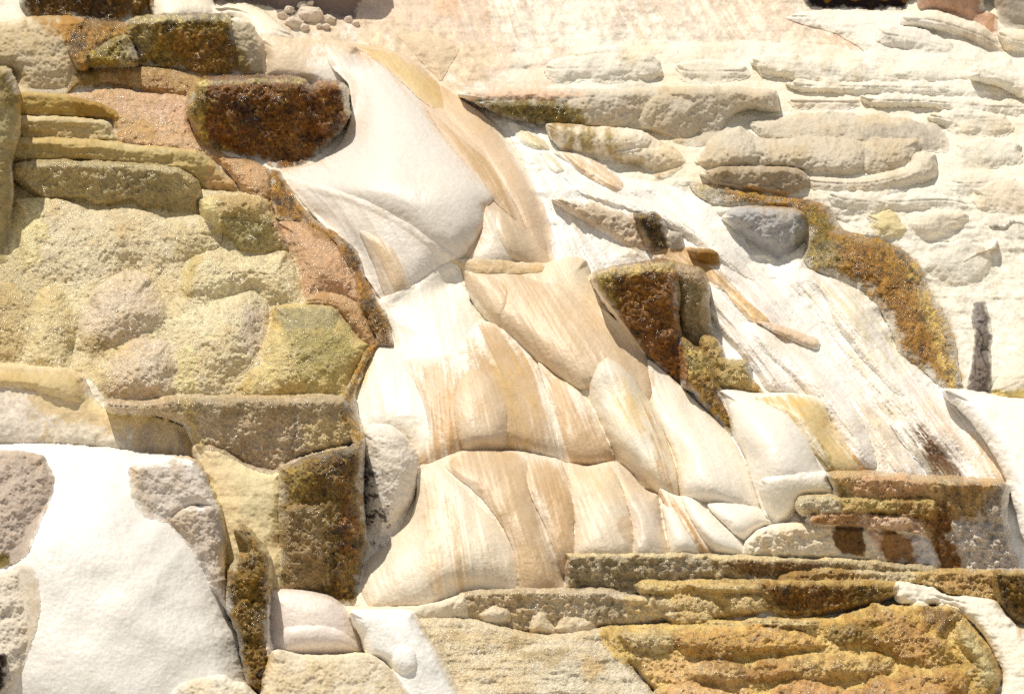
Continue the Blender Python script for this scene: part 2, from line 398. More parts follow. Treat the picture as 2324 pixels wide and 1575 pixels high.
def finish_tints():
    """algae stain creeping a little way out of, and running down from, the algae covered rocks"""
    a = blur(AL, 5); acc = a * 1.0
    for k in range(1, 9):
        sh = np.zeros_like(a); q = 3 * k; sh[q:] = a[:-q]; acc = np.maximum(acc, sh * (1 - k / 9.5) * sst(-.4, .9, NV_ + .4 * N12))
    bl = sst(.08, .7, acc + .16 * N12b + .12 * N30) * .62
    for me, sl, mask, t in PEND:
        k = SOFT.get(me.name, .25)
        m = (bl[sl][mask] * k)[:, None]
        t = t * (1 - m) + C((.66, .50, .22)).astype(np.float32) * (.75 + .25 * t) * m
        rgba = np.ones((len(t), 4), np.float32); rgba[:, :3] = t
        me.color_attributes['tint'].data.foreach_set('color', rgba.ravel())
# ------------------------------------------------------------------ the bare slope
slA = np.s_[:, :]
tintA = tinted('cream', slA, GU, GV, None, 'faint', [
    ([(720,-150),(1600,-150),(1820,10),(1960,60),(1990,118),(1860,95),(1640,95),(1500,95),(1330,80),(1180,120),(1150,215),(1040,215),(980,160),(800,100),(700,80)], 'pink', 60, .55),
    ([(1040,-60),(1160,-60),(1150,50),(1100,48),(1090,10),(1000,40),(960,20)], 'salmon', 40, .4, 'b'),
    ([(1480,-60),(1700,-60),(1830,30),(1900,95),(1800,90),(1650,90),(1560,30)], 'salmon', 50, .38, 's'),
    ([(1100,-150),(1500,-150),(1700,40),(1600,110),(1300,110),(1150,60)], 'cream', 60, .75, 's'), ([(1560,-150),(1700,-150),(1860,60),(1840,110),(1700,100)], 'ivory', 40, .6, 's'),
    ([(560,60),(760,60),(1100,120),(1060,210),(900,150),(600,120)], 'beige', 50, .8)], 0.12, .8)
o = build_mesh('hillside', WC.copy(), np.ones(WC.shape, bool), tintA, slA, 'dry')
o['kind'] = 'structure'
TC = tintA.copy()

# ------------------------------------------------------------------ top of the picture
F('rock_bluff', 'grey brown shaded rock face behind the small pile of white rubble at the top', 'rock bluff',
  [(480,-150),(840,-150),(822,0),(815,30),(800,50),(745,44),(690,42),(640,40),(600,14),(520,12),(480,0)], (.50,.44,.42), 'soft', s=.02, B=26, R=30, blotch=.6,  # grey brown base colour holds the shade this bank lies in
  stains_and_light=[([(540,-150),(650,-150),(650,30),(600,20),(560,8)], (.40,.35,.34), 20, .8, 'b')])
F('travertine_bank', 'smooth white bank sloping down from the top edge to the left of the rubble pile', 'travertine bank',
  [(330,-150),(470,-150),(485,6),(520,10),(565,14),(615,38),(668,88),(620,96),(575,100),(555,60),(530,42),(480,36),(350,42)], 'ivory', 'smooth', s=None, B=24, R=40, blotch=.4)
F('travertine_cone', 'small pale cone shaped mound with a shaded flank above the long tan ridge', 'travertine mound',
  [(900,80),(960,72),(1015,92),(1042,112),(1022,150),(1003,186),(985,170),(955,140),(925,105)], 'beige', 'soft', s=.95, B=26, R=44, cf=20, lobes=[([(900,80),(960,75),(990,120),(1000,185),(950,140)], 10, 30)], blotch=.5)
F('painted_overhang_shade', 'dark painted shade of a hollow at the top right edge with ragged dripping rim', 'painted shade',
  [(1815,-150),(2075,-150),(2070,-20),(2062,16),(2045,26),(1985,25),(1900,20),(1850,18),(1822,6)], (.13,.08,.06), 'rough', s=0, B=6, R=8, blotch=.2,  # near-black colour on an upright face stands for the hollow's shade
  stains_and_light=[([(1850,-150),(2070,-150),(2060,0),(2030,-6),(2010,4),(1980,-4),(1950,3),(1900,-5),(1870,2)], 'rust', 4, .8)])
F('travertine_pillow', 'pink brown fluted pillow of travertine at the top right beside the dark hollow', 'travertine pillow',
  [(2075,-150),(2215,-150),(2235,10),(2262,36),(2272,66),(2264,86),(2225,70),(2170,44),(2110,26),(2080,10)], (.80,.66,.58), 'soft', s=.2, B=40, R=40,
  stains_and_light=[([(2090,-100),(2190,-60),(2262,30),(2262,80),(2200,40),(2110,5)], 'rust', 14, .35, 'b')], amp=1.3, group='fluted pillows at the top right')
F('travertine_pillow', 'grey rounded pillow cut off by the top right corner', 'travertine pillow',
  [(2252,-150),(2600,-150),(2600,60),(2400,76),(2300,72),(2275,64),(2258,20)], 'gray', 'soft', s=.2, B=40, R=44, group='fluted pillows at the top right')
F('travertine_pillow', 'white pillow with fluted lower edge just below the pink brown one', 'travertine pillow',
  [(2050,38),(2100,26),(2140,30),(2225,58),(2268,90),(2283,122),(2240,117),(2190,98),(2120,76),(2050,60)], 'ivory', 'soft', s=.25, B=40, R=36, blotch=.5,
  stains_and_light=[([(2170,80),(2200,60),(2275,100),(2280,120),(2230,115)], 'taupe', 12, .6, 'b')], group='fluted pillows at the top right')
F('travertine_pillow', 'small pale pillow on the right edge below the grey corner one', 'travertine pillow',
  [(2262,76),(2290,66),(2330,72),(2600,90),(2600,150),(2400,132),(2290,122),(2272,104)], 'ivory', 'soft', s=.3, B=34, R=34, group='fluted pillows at the top right')
F('travertine_terrace', 'smooth white terrace top directly below the dark hollow', 'travertine terrace',
  [(1780,40),(1850,22),(1990,27),(2050,30),(2110,44),(2180,80),(2240,118),(2300,132),(2300,200),(1960,180),(1960,120),(1900,80),(1830,60)], 'white', 'faint', s=None, B=24, R=40, blotch=.5)
F('travertine_terrace', 'broad white terrace running across the upper right under the pink stained slope', 'travertine terrace',
  [(1180,170),(1290,104),(1400,94),(1560,98),(1700,93),(1860,99),(2000,124),(2100,136),(2600,150),(2600,960),(2250,900),(2160,880),(2050,600),(1850,480),(1600,440),(1400,330),(1150,240)],
  'cream', 'faint', s=None, B=22, R=60, out=3, ew=9, cf=60, blotch=.75, stains_and_light=[([(2000,520),(2600,420),(2600,900),(2200,880),(2100,640)], 'cream', 60, .7),
   ([(1100,160),(1200,100),(1300,110),(1200,230),(1080,230)], 'pink', 40, .5)])
for q, (pts, lab) in enumerate([
  ([(1700,135),(1790,128),(1880,140),(2010,160),(2045,185),(1990,196),(1850,190),(1740,176)], 'low white step just under the top terrace, upper right'),
  ([(1780,188),(1880,184),(2050,190),(2200,180),(2310,205),(2320,225),(2200,228),(2020,214),(1840,214)], 'thin pale step left of the right edge, second below the top terrace'),
  ([(1960,222),(2080,218),(2250,228),(2420,240),(2420,262),(2240,262),(2100,250),(1980,244)], 'thin grey lined step near the right edge above the long knobby ledge'),
  ([(2100,262),(2190,250),(2270,262),(2300,290),(2270,316),(2190,312),(2150,298)], 'faint grey rounded step right of the knobby ledge end'),
  ([(2220,150),(2330,172),(2460,190),(2460,260),(2340,240),(2290,205),(2200,180)], 'pale step running out of the right edge high on the slope'),
  ([(1300,120),(1400,112),(1480,130),(1500,170),(1420,190),(1320,180)], 'pale rounded swelling on the slope left of the upper right steps')]):
    F('travertine_step', lab, 'travertine step', pts, 'cream', 'faint', s=.45, B=6, R=22, out=1.5, ew=9, blotch=.9, cf=22, group='low steps on the upper right slope')

# ------------------------------------------------------------------ right-hand ledges
k = F('rock_ledge', 'long grey ledge with thin bright rim running right from the tan ridge', 'rock ledge',
  [(1045,214),(1160,206),(1330,208),(1480,204),(1660,203),(1752,210),(1766,228),(1768,256),(1700,250),(1655,268),(1640,300),(1600,335),(1540,330),(1480,302),(1420,302),(1290,294),(1210,284),(1150,266),(1110,244)],
  (.80,.76,.69), 'knob', s=.15, B=14, R=14, ew=5, amp=.7,
  lobes=[([(1480,222),(1530,218),(1575,235),(1588,280),(1570,330),(1490,330),(1450,280)], 26, 40), ([(1290,230),(1400,222),(1440,260),(1400,300),(1280,292)], 16, 34)],
  stains_and_light=[([(1075,230),(1280,236),(1322,292),(1225,286),(1120,262)], (.52,.46,.27), 14, .95), ([(1040,208),(1290,206),(1300,222),(1060,226)], 'pink', 10, .8)])
F('algae_patch', None, None, [(1080,232),(1160,228),(1270,234),(1300,262),(1322,292),(1230,286),(1150,268),(1110,248)], (.50,.44,.24), 'algae', s=0, B=8, R=10, out=2, parent=k)
F('rock_ledge', 'knobby grey ledge with a square dark right end on the upper right slope', 'rock ledge',
  [(1703,286),(1725,273),(1811,260),(1920,259),(2027,266),(2128,284),(2148,310),(2157,335),(2150,350),(2120,352),(2080,345),(1973,340),(1800,335),(1740,325)],
  (.82,.78,.71), 'knob', s=.7, B=24, R=20, ew=7, poi=True, cf=18, amp=.6, stains_and_light=[([(1955,290),(2128,284),(2130,350),(2080,345),(2060,318),(1960,314)], 'gray', 12, .8)])
F('knobby_rock', 'widest mass of grey cauliflower knobs below the square ended ledge', 'knobby rock',
  [(1590,345),(1610,318),(1640,300),(1680,287),(1712,308),(1760,313),(1830,310),(1941,313),(1966,321),(1991,311),(2078,314),(2090,335),(2063,374),(2009,392),(1955,402),(1847,404),(1811,388),(1703,386),(1620,388),(1575,372)],
  (.80,.76,.69), 'knob', s=.75, B=36, R=40, ew=7, poi=True, cf=14, lobes=[([(1600,330),(1650,294),(1700,310),(1720,370),(1620,385)], 22, 40), ([(1720,320),(1900,314),(1960,330),(1940,395),(1760,395)], 22, 40)])
F('knobby_rock', 'pale knobby bulge tucked under the right end of the widest grey mass', 'knobby rock',
  [(2081,349),(2125,350),(2130,389),(2108,412),(1980,436),(1880,434),(1836,424),(1838,404),(1955,404),(2050,380)], (.85,.81,.74), 'knob', s=.6, B=28, R=34, ew=7, poi=True, cf=18, amp=.6)
F('rock_ledge', 'cracked grey brown block sitting on the dark algae band above the grey boulder', 'rock ledge',
  [(1588,395),(1640,381),(1720,379),(1797,382),(1836,400),(1836,425),(1795,448),(1757,446),(1690,436),(1624,428),(1606,408)], (.68,.62,.53), 'crack', s=.05, B=16, R=16,
  stains_and_light=[(['line',1.6,(1640,412),(1680,420),(1700,414),(1740,424),(1752,420),(1775,432)], 'dgray', 3, .7,'l'), ([(1600,420),(1800,440),(1790,460),(1620,440)], 'ochre', 14, .5)])
k = F('travertine_ledge', 'cream rounded ledge with olive left face at the head of the right cascade', 'travertine ledge',
  [(1238,282),(1330,288),(1442,296),(1503,324),(1530,338),(1557,365),(1540,392),(1500,408),(1440,374),(1400,372),(1340,362),(1290,350),(1262,330)],
  'ivory', 'lump', s=.2, B=26, R=24, amp=.7, lobes=[([(1385,352),(1440,338),(1520,338),(1560,368),(1500,408),(1430,390)], 22, 26), ([(1365,300),(1450,298),(1480,320),(1440,345),(1370,345)], 14, 26)],
  stains_and_light=[([(1238,280),(1370,292),(1375,360),(1290,350),(1255,320)], (.66,.58,.38), 22, .9, 'b'), ([(1370,325),(1420,345),(1500,375),(1500,410),(1400,375)], (.70,.60,.40), 22, .75, 'b')])
for pts, lab, cc in [
  ([(2056,505),(2090,480),(2150,473),(2196,492),(2180,525),(2120,552),(2075,535)], 'soft pale hump below the knobby mass near the right edge', 'ivory'),
  ([(1990,452),(2060,438),(2150,442),(2200,470),(2130,474),(2060,484),(2010,476)], 'soft pale hump just right of the long algae band', 'cream'),
  ([(1880,440),(1960,436),(2010,450),(2020,478),(1960,486),(1900,470)], 'small cream hump directly above the brown algae slope', 'cream'),
  ([(2160,400),(2230,390),(2280,410),(2270,440),(2200,450),(2150,430)], 'faint cream hump right of the knobby bulge', 'cream'),
  ([(1965,488),(2030,484),(2060,520),(2040,545),(1985,530)], 'little cream hump touching the top of the brown algae slope', (.90,.84,.66)),
  ([(1230,150),(1300,128),(1400,126),(1440,160),(1380,186),(1260,186)], 'pale hump low on the slope above the left end of the long grey ledge', 'cream'),
  ([(1540,150),(1620,138),(1690,148),(1700,180),(1620,194),(1550,184)], 'pale hump above the middle of the long grey ledge', 'cream'),
  ([(1790,226),(1850,218),(1940,224),(1950,246),(1870,252),(1800,246)], 'small pale hump just above the square ended knobby ledge', 'ivory'),
  ([(2170,330),(2240,312),(2310,330),(2320,370),(2250,388),(2180,374)], 'pale hump right of the square end of the knobby ledge', 'cream'),
  ([(2210,430),(2300,410),(2420,430),(2420,490),(2300,492),(2220,474)], 'pale hump at the right edge just above the stick like crack', 'ivory'),
  ([(2110,560),(2190,548),(2250,580),(2230,640),(2150,650),(2100,610)], 'broad faint hump under the wavy crack right of the brown algae slope', 'cream'),
  ([(2000,60),(2080,66),(2160,100),(2150,124),(2060,118),(1990,96)], 'smooth white hump on the top terrace under the fluted pillows', 'white')]:
    F('travertine_hump', lab, 'travertine hump', pts, cc, 'soft', s=.5, B=13, R=34, out=1.5, ew=8, cf=24, blotch=.6, group='soft humps on the right slope')
k = F('algae_slope', 'brown algae covered slope running down the right side of the white cascade', 'algae slope',
  [(1563,421),(1612,417),(1665,428),(1775,446),(1850,458),(1885,478),(1920,520),(1990,540),(2050,570),(2092,612),(2112,660),(2150,720),(2172,800),(2180,884),(2150,890),(2090,840),(2040,800),(2015,740),(1985,690),(1945,652),(1890,630),(1840,612),(1822,585),(1828,555),(1815,486),(1780,476),(1690,470),(1620,464),(1585,445)],
  (.64,.48,.20), 'algae', conf=True, poi=True, B=26, R=26, ew=5, amp=.6, cf=30,
  stains_and_light=[([(2060,600),(2120,680),(2172,800),(2185,890),(2150,860),(2110,770),(2080,680)], (.80,.68,.42), 30, .9),
          ([(1830,540),(1900,545),(1930,590),(1870,620),(1830,600)], (.66,.60,.42), 16, .8), ([(1835,480),(1900,500),(1870,560),(1835,540)], 'moss', 20, .9),
          ([(1563,418),(1640,424),(1640,462),(1600,455)], (.72,.70,.62), 14, .8), ([(1900,560),(1990,570),(2060,660),(2120,800),(2080,820),(2010,700),(1930,630)], (.58,.40,.14), 24, .8)])
F('boulder', 'rough grey boulder lying against the brown algae slope in the upper right', 'boulder',
  [(1636,495),(1660,474),(1703,468),(1793,473),(1824,486),(1836,515),(1830,545),(1804,570),(1768,594),(1745,580),(1700,556),(1662,520)],
  (.69,.685,.69), 'knob', s=.12, B=40, R=40, ew=3, lobes=[([(1740,470),(1825,485),(1835,530),(1770,590),(1730,540)], 16, 40)], stains_and_light=[([(1808,500),(1840,500),(1840,560),(1812,560)], (.5,.5,.4), 8, .6)])
F('cracked_pillar', 'narrow dark grey cracked pillar standing near the right edge', 'rock pillar',
  [(2209,690),(2222,685),(2238,690),(2247,722),(2251,774),(2249,864),(2240,896),(2196,895),(2203,828),(2210,774),(2205,722)],
  (.46,.42,.40), 'crack', conf=True, poi=True, B=12, R=14, ew=2.5, out=1, stains_and_light=[(['line',1.4,(2205,740),(2222,748),(2232,770),(2226,800),(2238,830)], 'black', 3, .8,'l'), ([(2205,690),(2225,688),(2225,740),(2208,740)], (.56,.54,.53), 10, .7),
   (['line',1.2,(2245,750),(2222,764),(2212,800),(2214,850)], 'black', 3, .7,'l')])
F('travertine_mound', 'smooth cream mound at the right edge behind the white basin', 'travertine mound',
  [(2600,560),(2420,640),(2326,757),(2296,815),(2262,862),(2240,890),(2240,908),(2324,925),(2600,940)], 'ivory', 'soft', s=.4, B=60, R=90, blotch=.4,
  stains_and_light=[([(2230,880),(2324,888),(2600,905),(2600,945),(2324,930),(2230,910)], 'ygreen', 12, .9)])
F('slope_crack', 'thin dark stick like crack crossing the pale slope at the right edge', 'crack',
  [(2244,508),(2262,510),(2280,509),(2292,499),(2312,501),(2345,508),(2345,516),(2312,508),(2296,508),(2282,518),(2262,518),(2246,516)], 'dgray', 'smooth', s=None, B=3, R=3, out=1.5, ew=.6, blotch=.3)
F('slope_crack', 'fainter wavy crack on the pale slope below the stick like one', 'crack',
  [(2186,590),(2215,572),(2238,566),(2254,556),(2258,546),(2264,548),(2260,562),(2240,572),(2216,580),(2190,595)], 'taupe', 'smooth', s=None, B=2, R=3, out=1, ew=.9, blotch=.3)

# ------------------------------------------------------------------ upper left
F('algae_rock', 'dark brown dripping rock cut off by the top left edge', 'algae rock',
  [(36,-150),(345,-150),(352,0),(349,36),(300,43),(252,60),(216,68),(187,50),(108,50),(72,44),(50,20)], (.46,.34,.14), 'algae', s=.1, B=26, R=24,
  stains_and_light=[([(170,-20),(250,-10),(260,40),(200,40)], 'darkb', 20, .8)])
F('boulder', 'pale lumpy boulder in the top left corner under the dark dripping rock', 'boulder',
  [(-220,60),(0,56),(72,43),(187,50),(206,108),(195,151),(180,184),(151,222),(40,222),(22,162),(-220,150)], (.82,.76,.64), 'lump', s=.3, B=30, R=40,
  stains_and_light=[([(110,50),(200,50),(210,110),(190,160),(150,100)], 'ochre', 26, .8), ([(72,200),(150,200),(150,222),(60,222)], 'gray', 10, .5)])
F('algae_slope', 'gold and brown wet slope between the top left rock and the mossy block', 'algae slope',
  [(185,50),(260,55),(300,60),(290,90),(252,100),(210,130),(195,160),(170,150),(150,90)], (.62,.46,.18), 'algae', s=None, B=16, R=24)
F('mossy_rock', 'small olive rock wedged left of the square mossy block', 'mossy rock',
  [(189,128),(220,108),(252,90),(284,80),(308,112),(312,150),(252,157),(202,155)], (.58,.50,.22), 'algae', s=.15, B=26, R=24, stains_and_light=[([(270,90),(305,90),(310,150),(275,150)], 'olgray', 14, .7)])
k = F('mossy_block', 'big square mossy brown block with pale rim near the top left', 'mossy rock',
  [(284,66),(299,48),(360,38),(440,37),(504,38),(524,46),(531,90),(542,173),(500,180),(461,178),(396,164),(310,153),(306,112),(284,86)],
  (.58,.47,.20), 'algae', s=.04, B=18, R=14, stains_and_light=[([(286,70),(340,60),(350,110),(310,115)], (.66,.60,.42), 24, .9), ([(380,90),(520,80),(535,170),(420,165)], 'brown', 28, .8), ([(300,36),(520,36),(524,50),(300,54)], (.80,.74,.56), 5, .9)])  # last patch: sunlit top rim painted as a pale strip
F('side_crust', None, None, [(522,48),(562,50),(580,72),(596,96),(608,150),(610,176),(575,178),(538,176),(530,110)], (.75,.70,.60), 'lump', s=.15, B=22, R=22, out=2, parent=k,
  stains_and_light=[([(530,110),(555,120),(565,176),(540,176)], 'moss', 10, .7)])
F('travertine_shelf', 'pale beige shoulder at the head of the largest white dome', 'travertine shelf',
  [(575,82),(655,86),(740,100),(810,110),(830,200),(770,230),(700,200),(640,190),(600,178),(592,130)], 'beige', 'smooth', s=.5, B=30, R=40, blotch=.7,
  stains_and_light=[([(590,90),(700,100),(700,180),(600,170)], 'beige', 30, .6, 'b'), ([(720,110),(840,110),(830,230),(720,200)], 'white', 30, .8)])
F('algae_slope', 'orange brown wet slope between the square mossy block and the darkest rock', 'algae slope',
  [(194,157),(310,153),(396,160),(461,178),(470,190),(430,220),(330,212),(252,200),(180,204),(147,220),(160,185)], (.76,.62,.40), 'rough', s=.5, B=20, R=20, mat='wet',
  stains_and_light=[([(230,160),(380,170),(420,200),(330,205),(255,185)], 'rust', 20, .7, 'p'), ([(150,180),(215,160),(225,180),(150,222)], 'moss', 16, .7)])
F('travertine_slope', 'pinkish tan slope between the grey steps and the darkest brown rock', 'travertine slope',
  [(147,218),(250,200),(330,212),(430,225),(445,290),(500,345),(560,362),(600,384),(624,420),(624,455),(560,430),(480,362),(400,348),(270,330),(250,270),(160,245)],
  (.84,.70,.54), 'rough', s=.8, B=16, R=24, mat='wet', stains_and_light=[([(255,275),(330,272),(360,330),(270,330)], (.78,.62,.36), 24, .7), ([(450,310),(600,380),(624,450),(500,380)], 'orange', 30, .5), ([(270,235),(420,225),(430,280),(330,260)], 'pink', 30, .6)])
F('rock_step', 'olive grey step tapering to a point, uppermost of the left steps', 'rock step',
  [(20,218),(100,214),(150,219),(216,230),(262,254),(279,268),(250,275),(162,272),(50,268),(20,262)], (.72,.62,.37), 'layer', s=.03, B=10, R=10, out=8, stains_and_light=[([(160,222),(216,232),(275,268),(180,270)], (.62,.48,.22), 14, .7)], group='grey steps on the left')
F('rock_step', 'short knobby grey step, second from the top of the left steps', 'rock step',
  [(20,267),(90,265),(160,268),(236,276),(262,304),(264,326),(216,326),(20,322)], (.80,.74,.58), 'layer', s=.03, B=12, R=11, out=8, group='grey steps on the left')
F('rock_step', 'long olive grey step, third from the top of the left steps', 'rock step',
  [(16,322),(90,318),(190,321),(288,331),(400,342),(443,347),(468,360),(505,388),(533,414),(560,450),(500,452),(454,432),(407,392),(216,372),(16,370)], (.76,.68,.47), 'layer', s=.03, B=14, R=12, out=8,
  stains_and_light=[([(470,380),(560,420),(560,450),(480,440)], 'salmon', 20, .5)], group='grey steps on the left')
F('travertine_bank', 'orange tan bank below the darkest rock and left of the brown crust', 'travertine bank',
  [(500,362),(560,365),(610,385),(622,420),(618,470),(625,500),(600,520),(580,470),(545,430)], (.82,.66,.47), 'rough', s=.6, B=18, R=24, mat='wet', stains_and_light=[([(570,420),(618,430),(610,480),(590,470)], 'rust', 16, .5)])
k = F('algae_rock', 'darkest brown glistening rock beside the top of the largest white dome', 'algae rock',
  [(444,192),(468,181),(576,177),(680,181),(698,196),(712,200),(728,188),(770,189),(786,206),(792,232),(797,262),(775,298),(740,335),(702,368),(660,384),(630,384),(576,364),(504,345),(450,324),(430,280),(424,235)],
  (.52,.33,.10), 'algae', s=.06, B=30, R=26, ew=4, lobes=[([(700,196),(770,192),(790,235),(760,300),(715,300)], 24, 30), ([(450,200),(600,190),(690,200),(700,290),(560,330),(460,290)], 20, 60)],
  stains_and_light=[([(430,200),(462,190),(468,300),(520,345),(470,330),(430,270)], (.70,.60,.32), 18, .9), ([(470,210),(600,195),(680,230),(640,300),(520,300)], 'darkb', 50, .55), ([(600,300),(690,290),(700,370),(620,380)], 'redb', 24, .7),
          ([(700,190),(730,260),(705,300),(690,230)], 'darkb', 14, .5), ([(770,190),(790,200),(797,262),(780,240)], (.80,.74,.64), 6, .9), ([(450,184),(690,178),(690,188),(455,194)], (.78,.70,.48), 4, .8)])  # last strip paints the rim light along the top edge

# ------------------------------------------------------------------ left wall of lumps
F('lumpy_wall', 'broad cream yellow wall behind the left lumps', 'travertine wall',
  [(-220,380),(30,400),(460,430),(600,448),(640,500),(700,520),(760,600),(850,780),(800,905),(500,908),(330,914),(245,910),(190,858),(0,834),(-220,834)],
  (.93,.865,.70), 'lump', s=.95, B=40, R=50, mat='wet', stains_and_light=[([(0,600),(100,560),(130,640),(60,720),(0,740)], 'olgray', 40, .7)])
F('rock_column', 'olive grey column along the left edge beside the steps', 'rock column',
  [(-220,150),(0,158),(22,173),(40,218),(42,262),(36,324),(24,372),(28,400),(30,450),(20,560),(0,604),(-220,604)], (.66,.61,.46), 'rough', s=.15, B=30, R=30,
  stains_and_light=[([(-10,160),(20,180),(40,220),(20,240)], (.50,.44,.26), 14, .8)])
F('knobby_ledge', 'deep olive grey ledge with scalloped lower edge, lowest of the left steps', 'rock ledge',
  [(30,378),(72,366),(140,365),(216,367),(320,373),(396,382),(430,396),(452,414),(455,450),(451,493),(420,488),(389,493),(360,478),(324,482),(300,462),(260,470),(216,472),(180,456),(108,460),(70,440),(50,425),(28,404)],
  (.73,.65,.45), 'knob', s=.06, B=18, R=16, out=10, ew=3, mat='wet', stains_and_light=[([(230,400),(380,410),(400,480),(300,470),(240,440)], (.50,.45,.30), 26, .6, 'b'), ([(70,366),(390,376),(390,388),(75,378)], (.76,.70,.52), 6, .8)], group='grey steps on the left')  # thin pale strip on top is the ledge's lit rim, put into the colour
F('knobby_rock', 'olive grey knobby rock between the lowest step and the orange slab', 'knobby rock',
  [(455,455),(520,449),(594,452),(612,480),(636,510),(655,545),(658,575),(600,584),(540,572),(515,545),(480,520),(460,500)], (.80,.71,.49), 'knob', s=.2, B=26, R=30, mat='wet',
  stains_and_light=[([(500,490),(600,500),(620,560),(540,560)], (.58,.54,.33), 24, .7), ([(460,455),(500,455),(490,520),(465,500)], 'yel', 12, .8)])
LG = 'cream lumps of the left wall'
def lump(lab, pts, cc=(.93,.875,.72), B=36, R=60, st=(), **kw):
    return F('travertine_lump', lab, 'travertine lump', pts, cc, 'lump', s=.75, B=B*1.3, R=R, out=1, ew=5, cf=34, hp=1.15, fr=1.0, gl=60, mott=.3, mat='wet', stains_and_light=st, group=LG, **kw)
lump('pale glittering lump hanging right under the deep scalloped ledge', [(30,455),(130,452),(210,478),(300,474),(380,494),(455,490),(500,520),(500,560),(430,590),(400,640),(340,625),(290,612),(220,640),(120,655),(60,640),(20,560)], (.92,.86,.72), 30, 60,
     [([(30,460),(90,460),(100,560),(50,620),(20,560)], 'yel', 26, .8), ([(380,500),(500,520),(480,580),(400,590)], 'olt', 30, .6)])
lump('wide cream lump below the olive grey knobby rock', [(405,650),(410,610),(432,587),(475,568),(522,576),(594,580),(648,572),(676,620),(680,686),(640,700),(600,690),(576,664),(518,676),(461,694),(415,680)], (.93,.865,.70), 34, 56,
     [([(405,600),(450,570),(460,600),(420,680)], 'ygreen', 16, .8)])
lump('oval olive tinted lump second from the left edge', [(80,665),(115,647),(150,664),(166,710),(174,756),(160,828),(126,850),(54,832),(64,740)], (.90,.83,.64), 34, 44)
lump('dim olive lump cut by the left edge above the beige shelf', [(-220,640),(0,640),(50,660),(72,700),(62,780),(40,832),(0,834),(-220,830)], (.85,.77,.57), 30, 50)
lump('round pinkish lump in the middle of the left wall', [(232,642),(265,622),(305,613),(345,628),(366,668),(378,708),(362,749),(302,772),(252,794),(200,812),(178,756),(190,690)], (.90,.83,.73), 44, 66,
     [([(175,770),(230,760),(240,800),(200,815)], (.66,.56,.30), 16, .8)])
lump('tall cream lump right of the round pinkish one', [(398,676),(430,680),(461,692),(518,674),(576,662),(608,690),(612,740),(583,812),(545,852),(511,870),(504,904),(396,904),(372,828),(372,749),(385,700)], (.94,.88,.73), 44, 66,
     [([(400,800),(440,800),(450,890),(390,890)], 'yel', 18, .8), ([(560,690),(612,700),(590,800),(550,780)], (.80,.73,.68), 18, .6)])
lump('pinkish lump standing on the taupe shelf below the round one', [(220,860),(252,812),(295,774),(342,768),(392,775),(404,860),(384,906),(332,914),(252,908),(223,886)], (.90,.83,.73), 42, 54,
     [([(225,830),(260,850),(250,905),(222,890)], (.68,.60,.38), 16, .7)])
F('orange_slab', 'salmon orange slab curving inside the brown crust left of the white cascade', 'travertine slab',
  [(618,500),(680,503),(756,524),(792,567),(822,610),(842,650),(862,705),(840,716),(810,695),(767,672),(720,668),(688,690),(680,620),(655,570),(628,530)], (.84,.68,.52), 'rough', s=.9, B=40, R=60, mat='wet', amp=.6, poi=True, hp=1.0,
  stains_and_light=[([(700,505),(800,570),(860,700),(820,690),(780,590)], 'rust', 22, .7), ([(740,580),(800,600),(810,660),(750,650)], 'salmon', 20, .6)])
F('travertine_lump', 'tan orange lobe arching over the yellow olive block', 'travertine lump',
  [(684,690),(720,666),(767,668),(810,688),(842,724),(860,777),(842,800),(800,770),(760,720),(720,705)], (.82,.66,.46), 'rough', s=.4, B=30, R=34, mat='wet', amp=.6, group=LG,
  stains_and_light=[([(730,670),(800,690),(850,770),(810,740)], 'ochre', 20, .4)])
F('yellow_block', 'yellow olive block below the tan orange lobe left of the white cascade', 'travertine block',
  [(619,700),(648,691),(749,695),(785,730),(821,772),(842,790),(816,838),(795,870),(780,902),(700,906),(594,904),(530,900),(560,850),(592,821),(598,770),(614,734)],
  (.86,.77,.50), 'rough', s=.6, B=44, R=50, mat='wet', amp=.6, poi=True, hp=1.0, stains_and_light=[([(650,745),(780,750),(800,800),(760,860),(680,850)], (.66,.61,.34), 36, .8), ([(640,695),(760,700),(765,740),(650,745)], (.66,.62,.46), 12, .8), ([(598,770),(640,760),(660,850),(600,900),(560,880)], 'yel', 24, .6)])

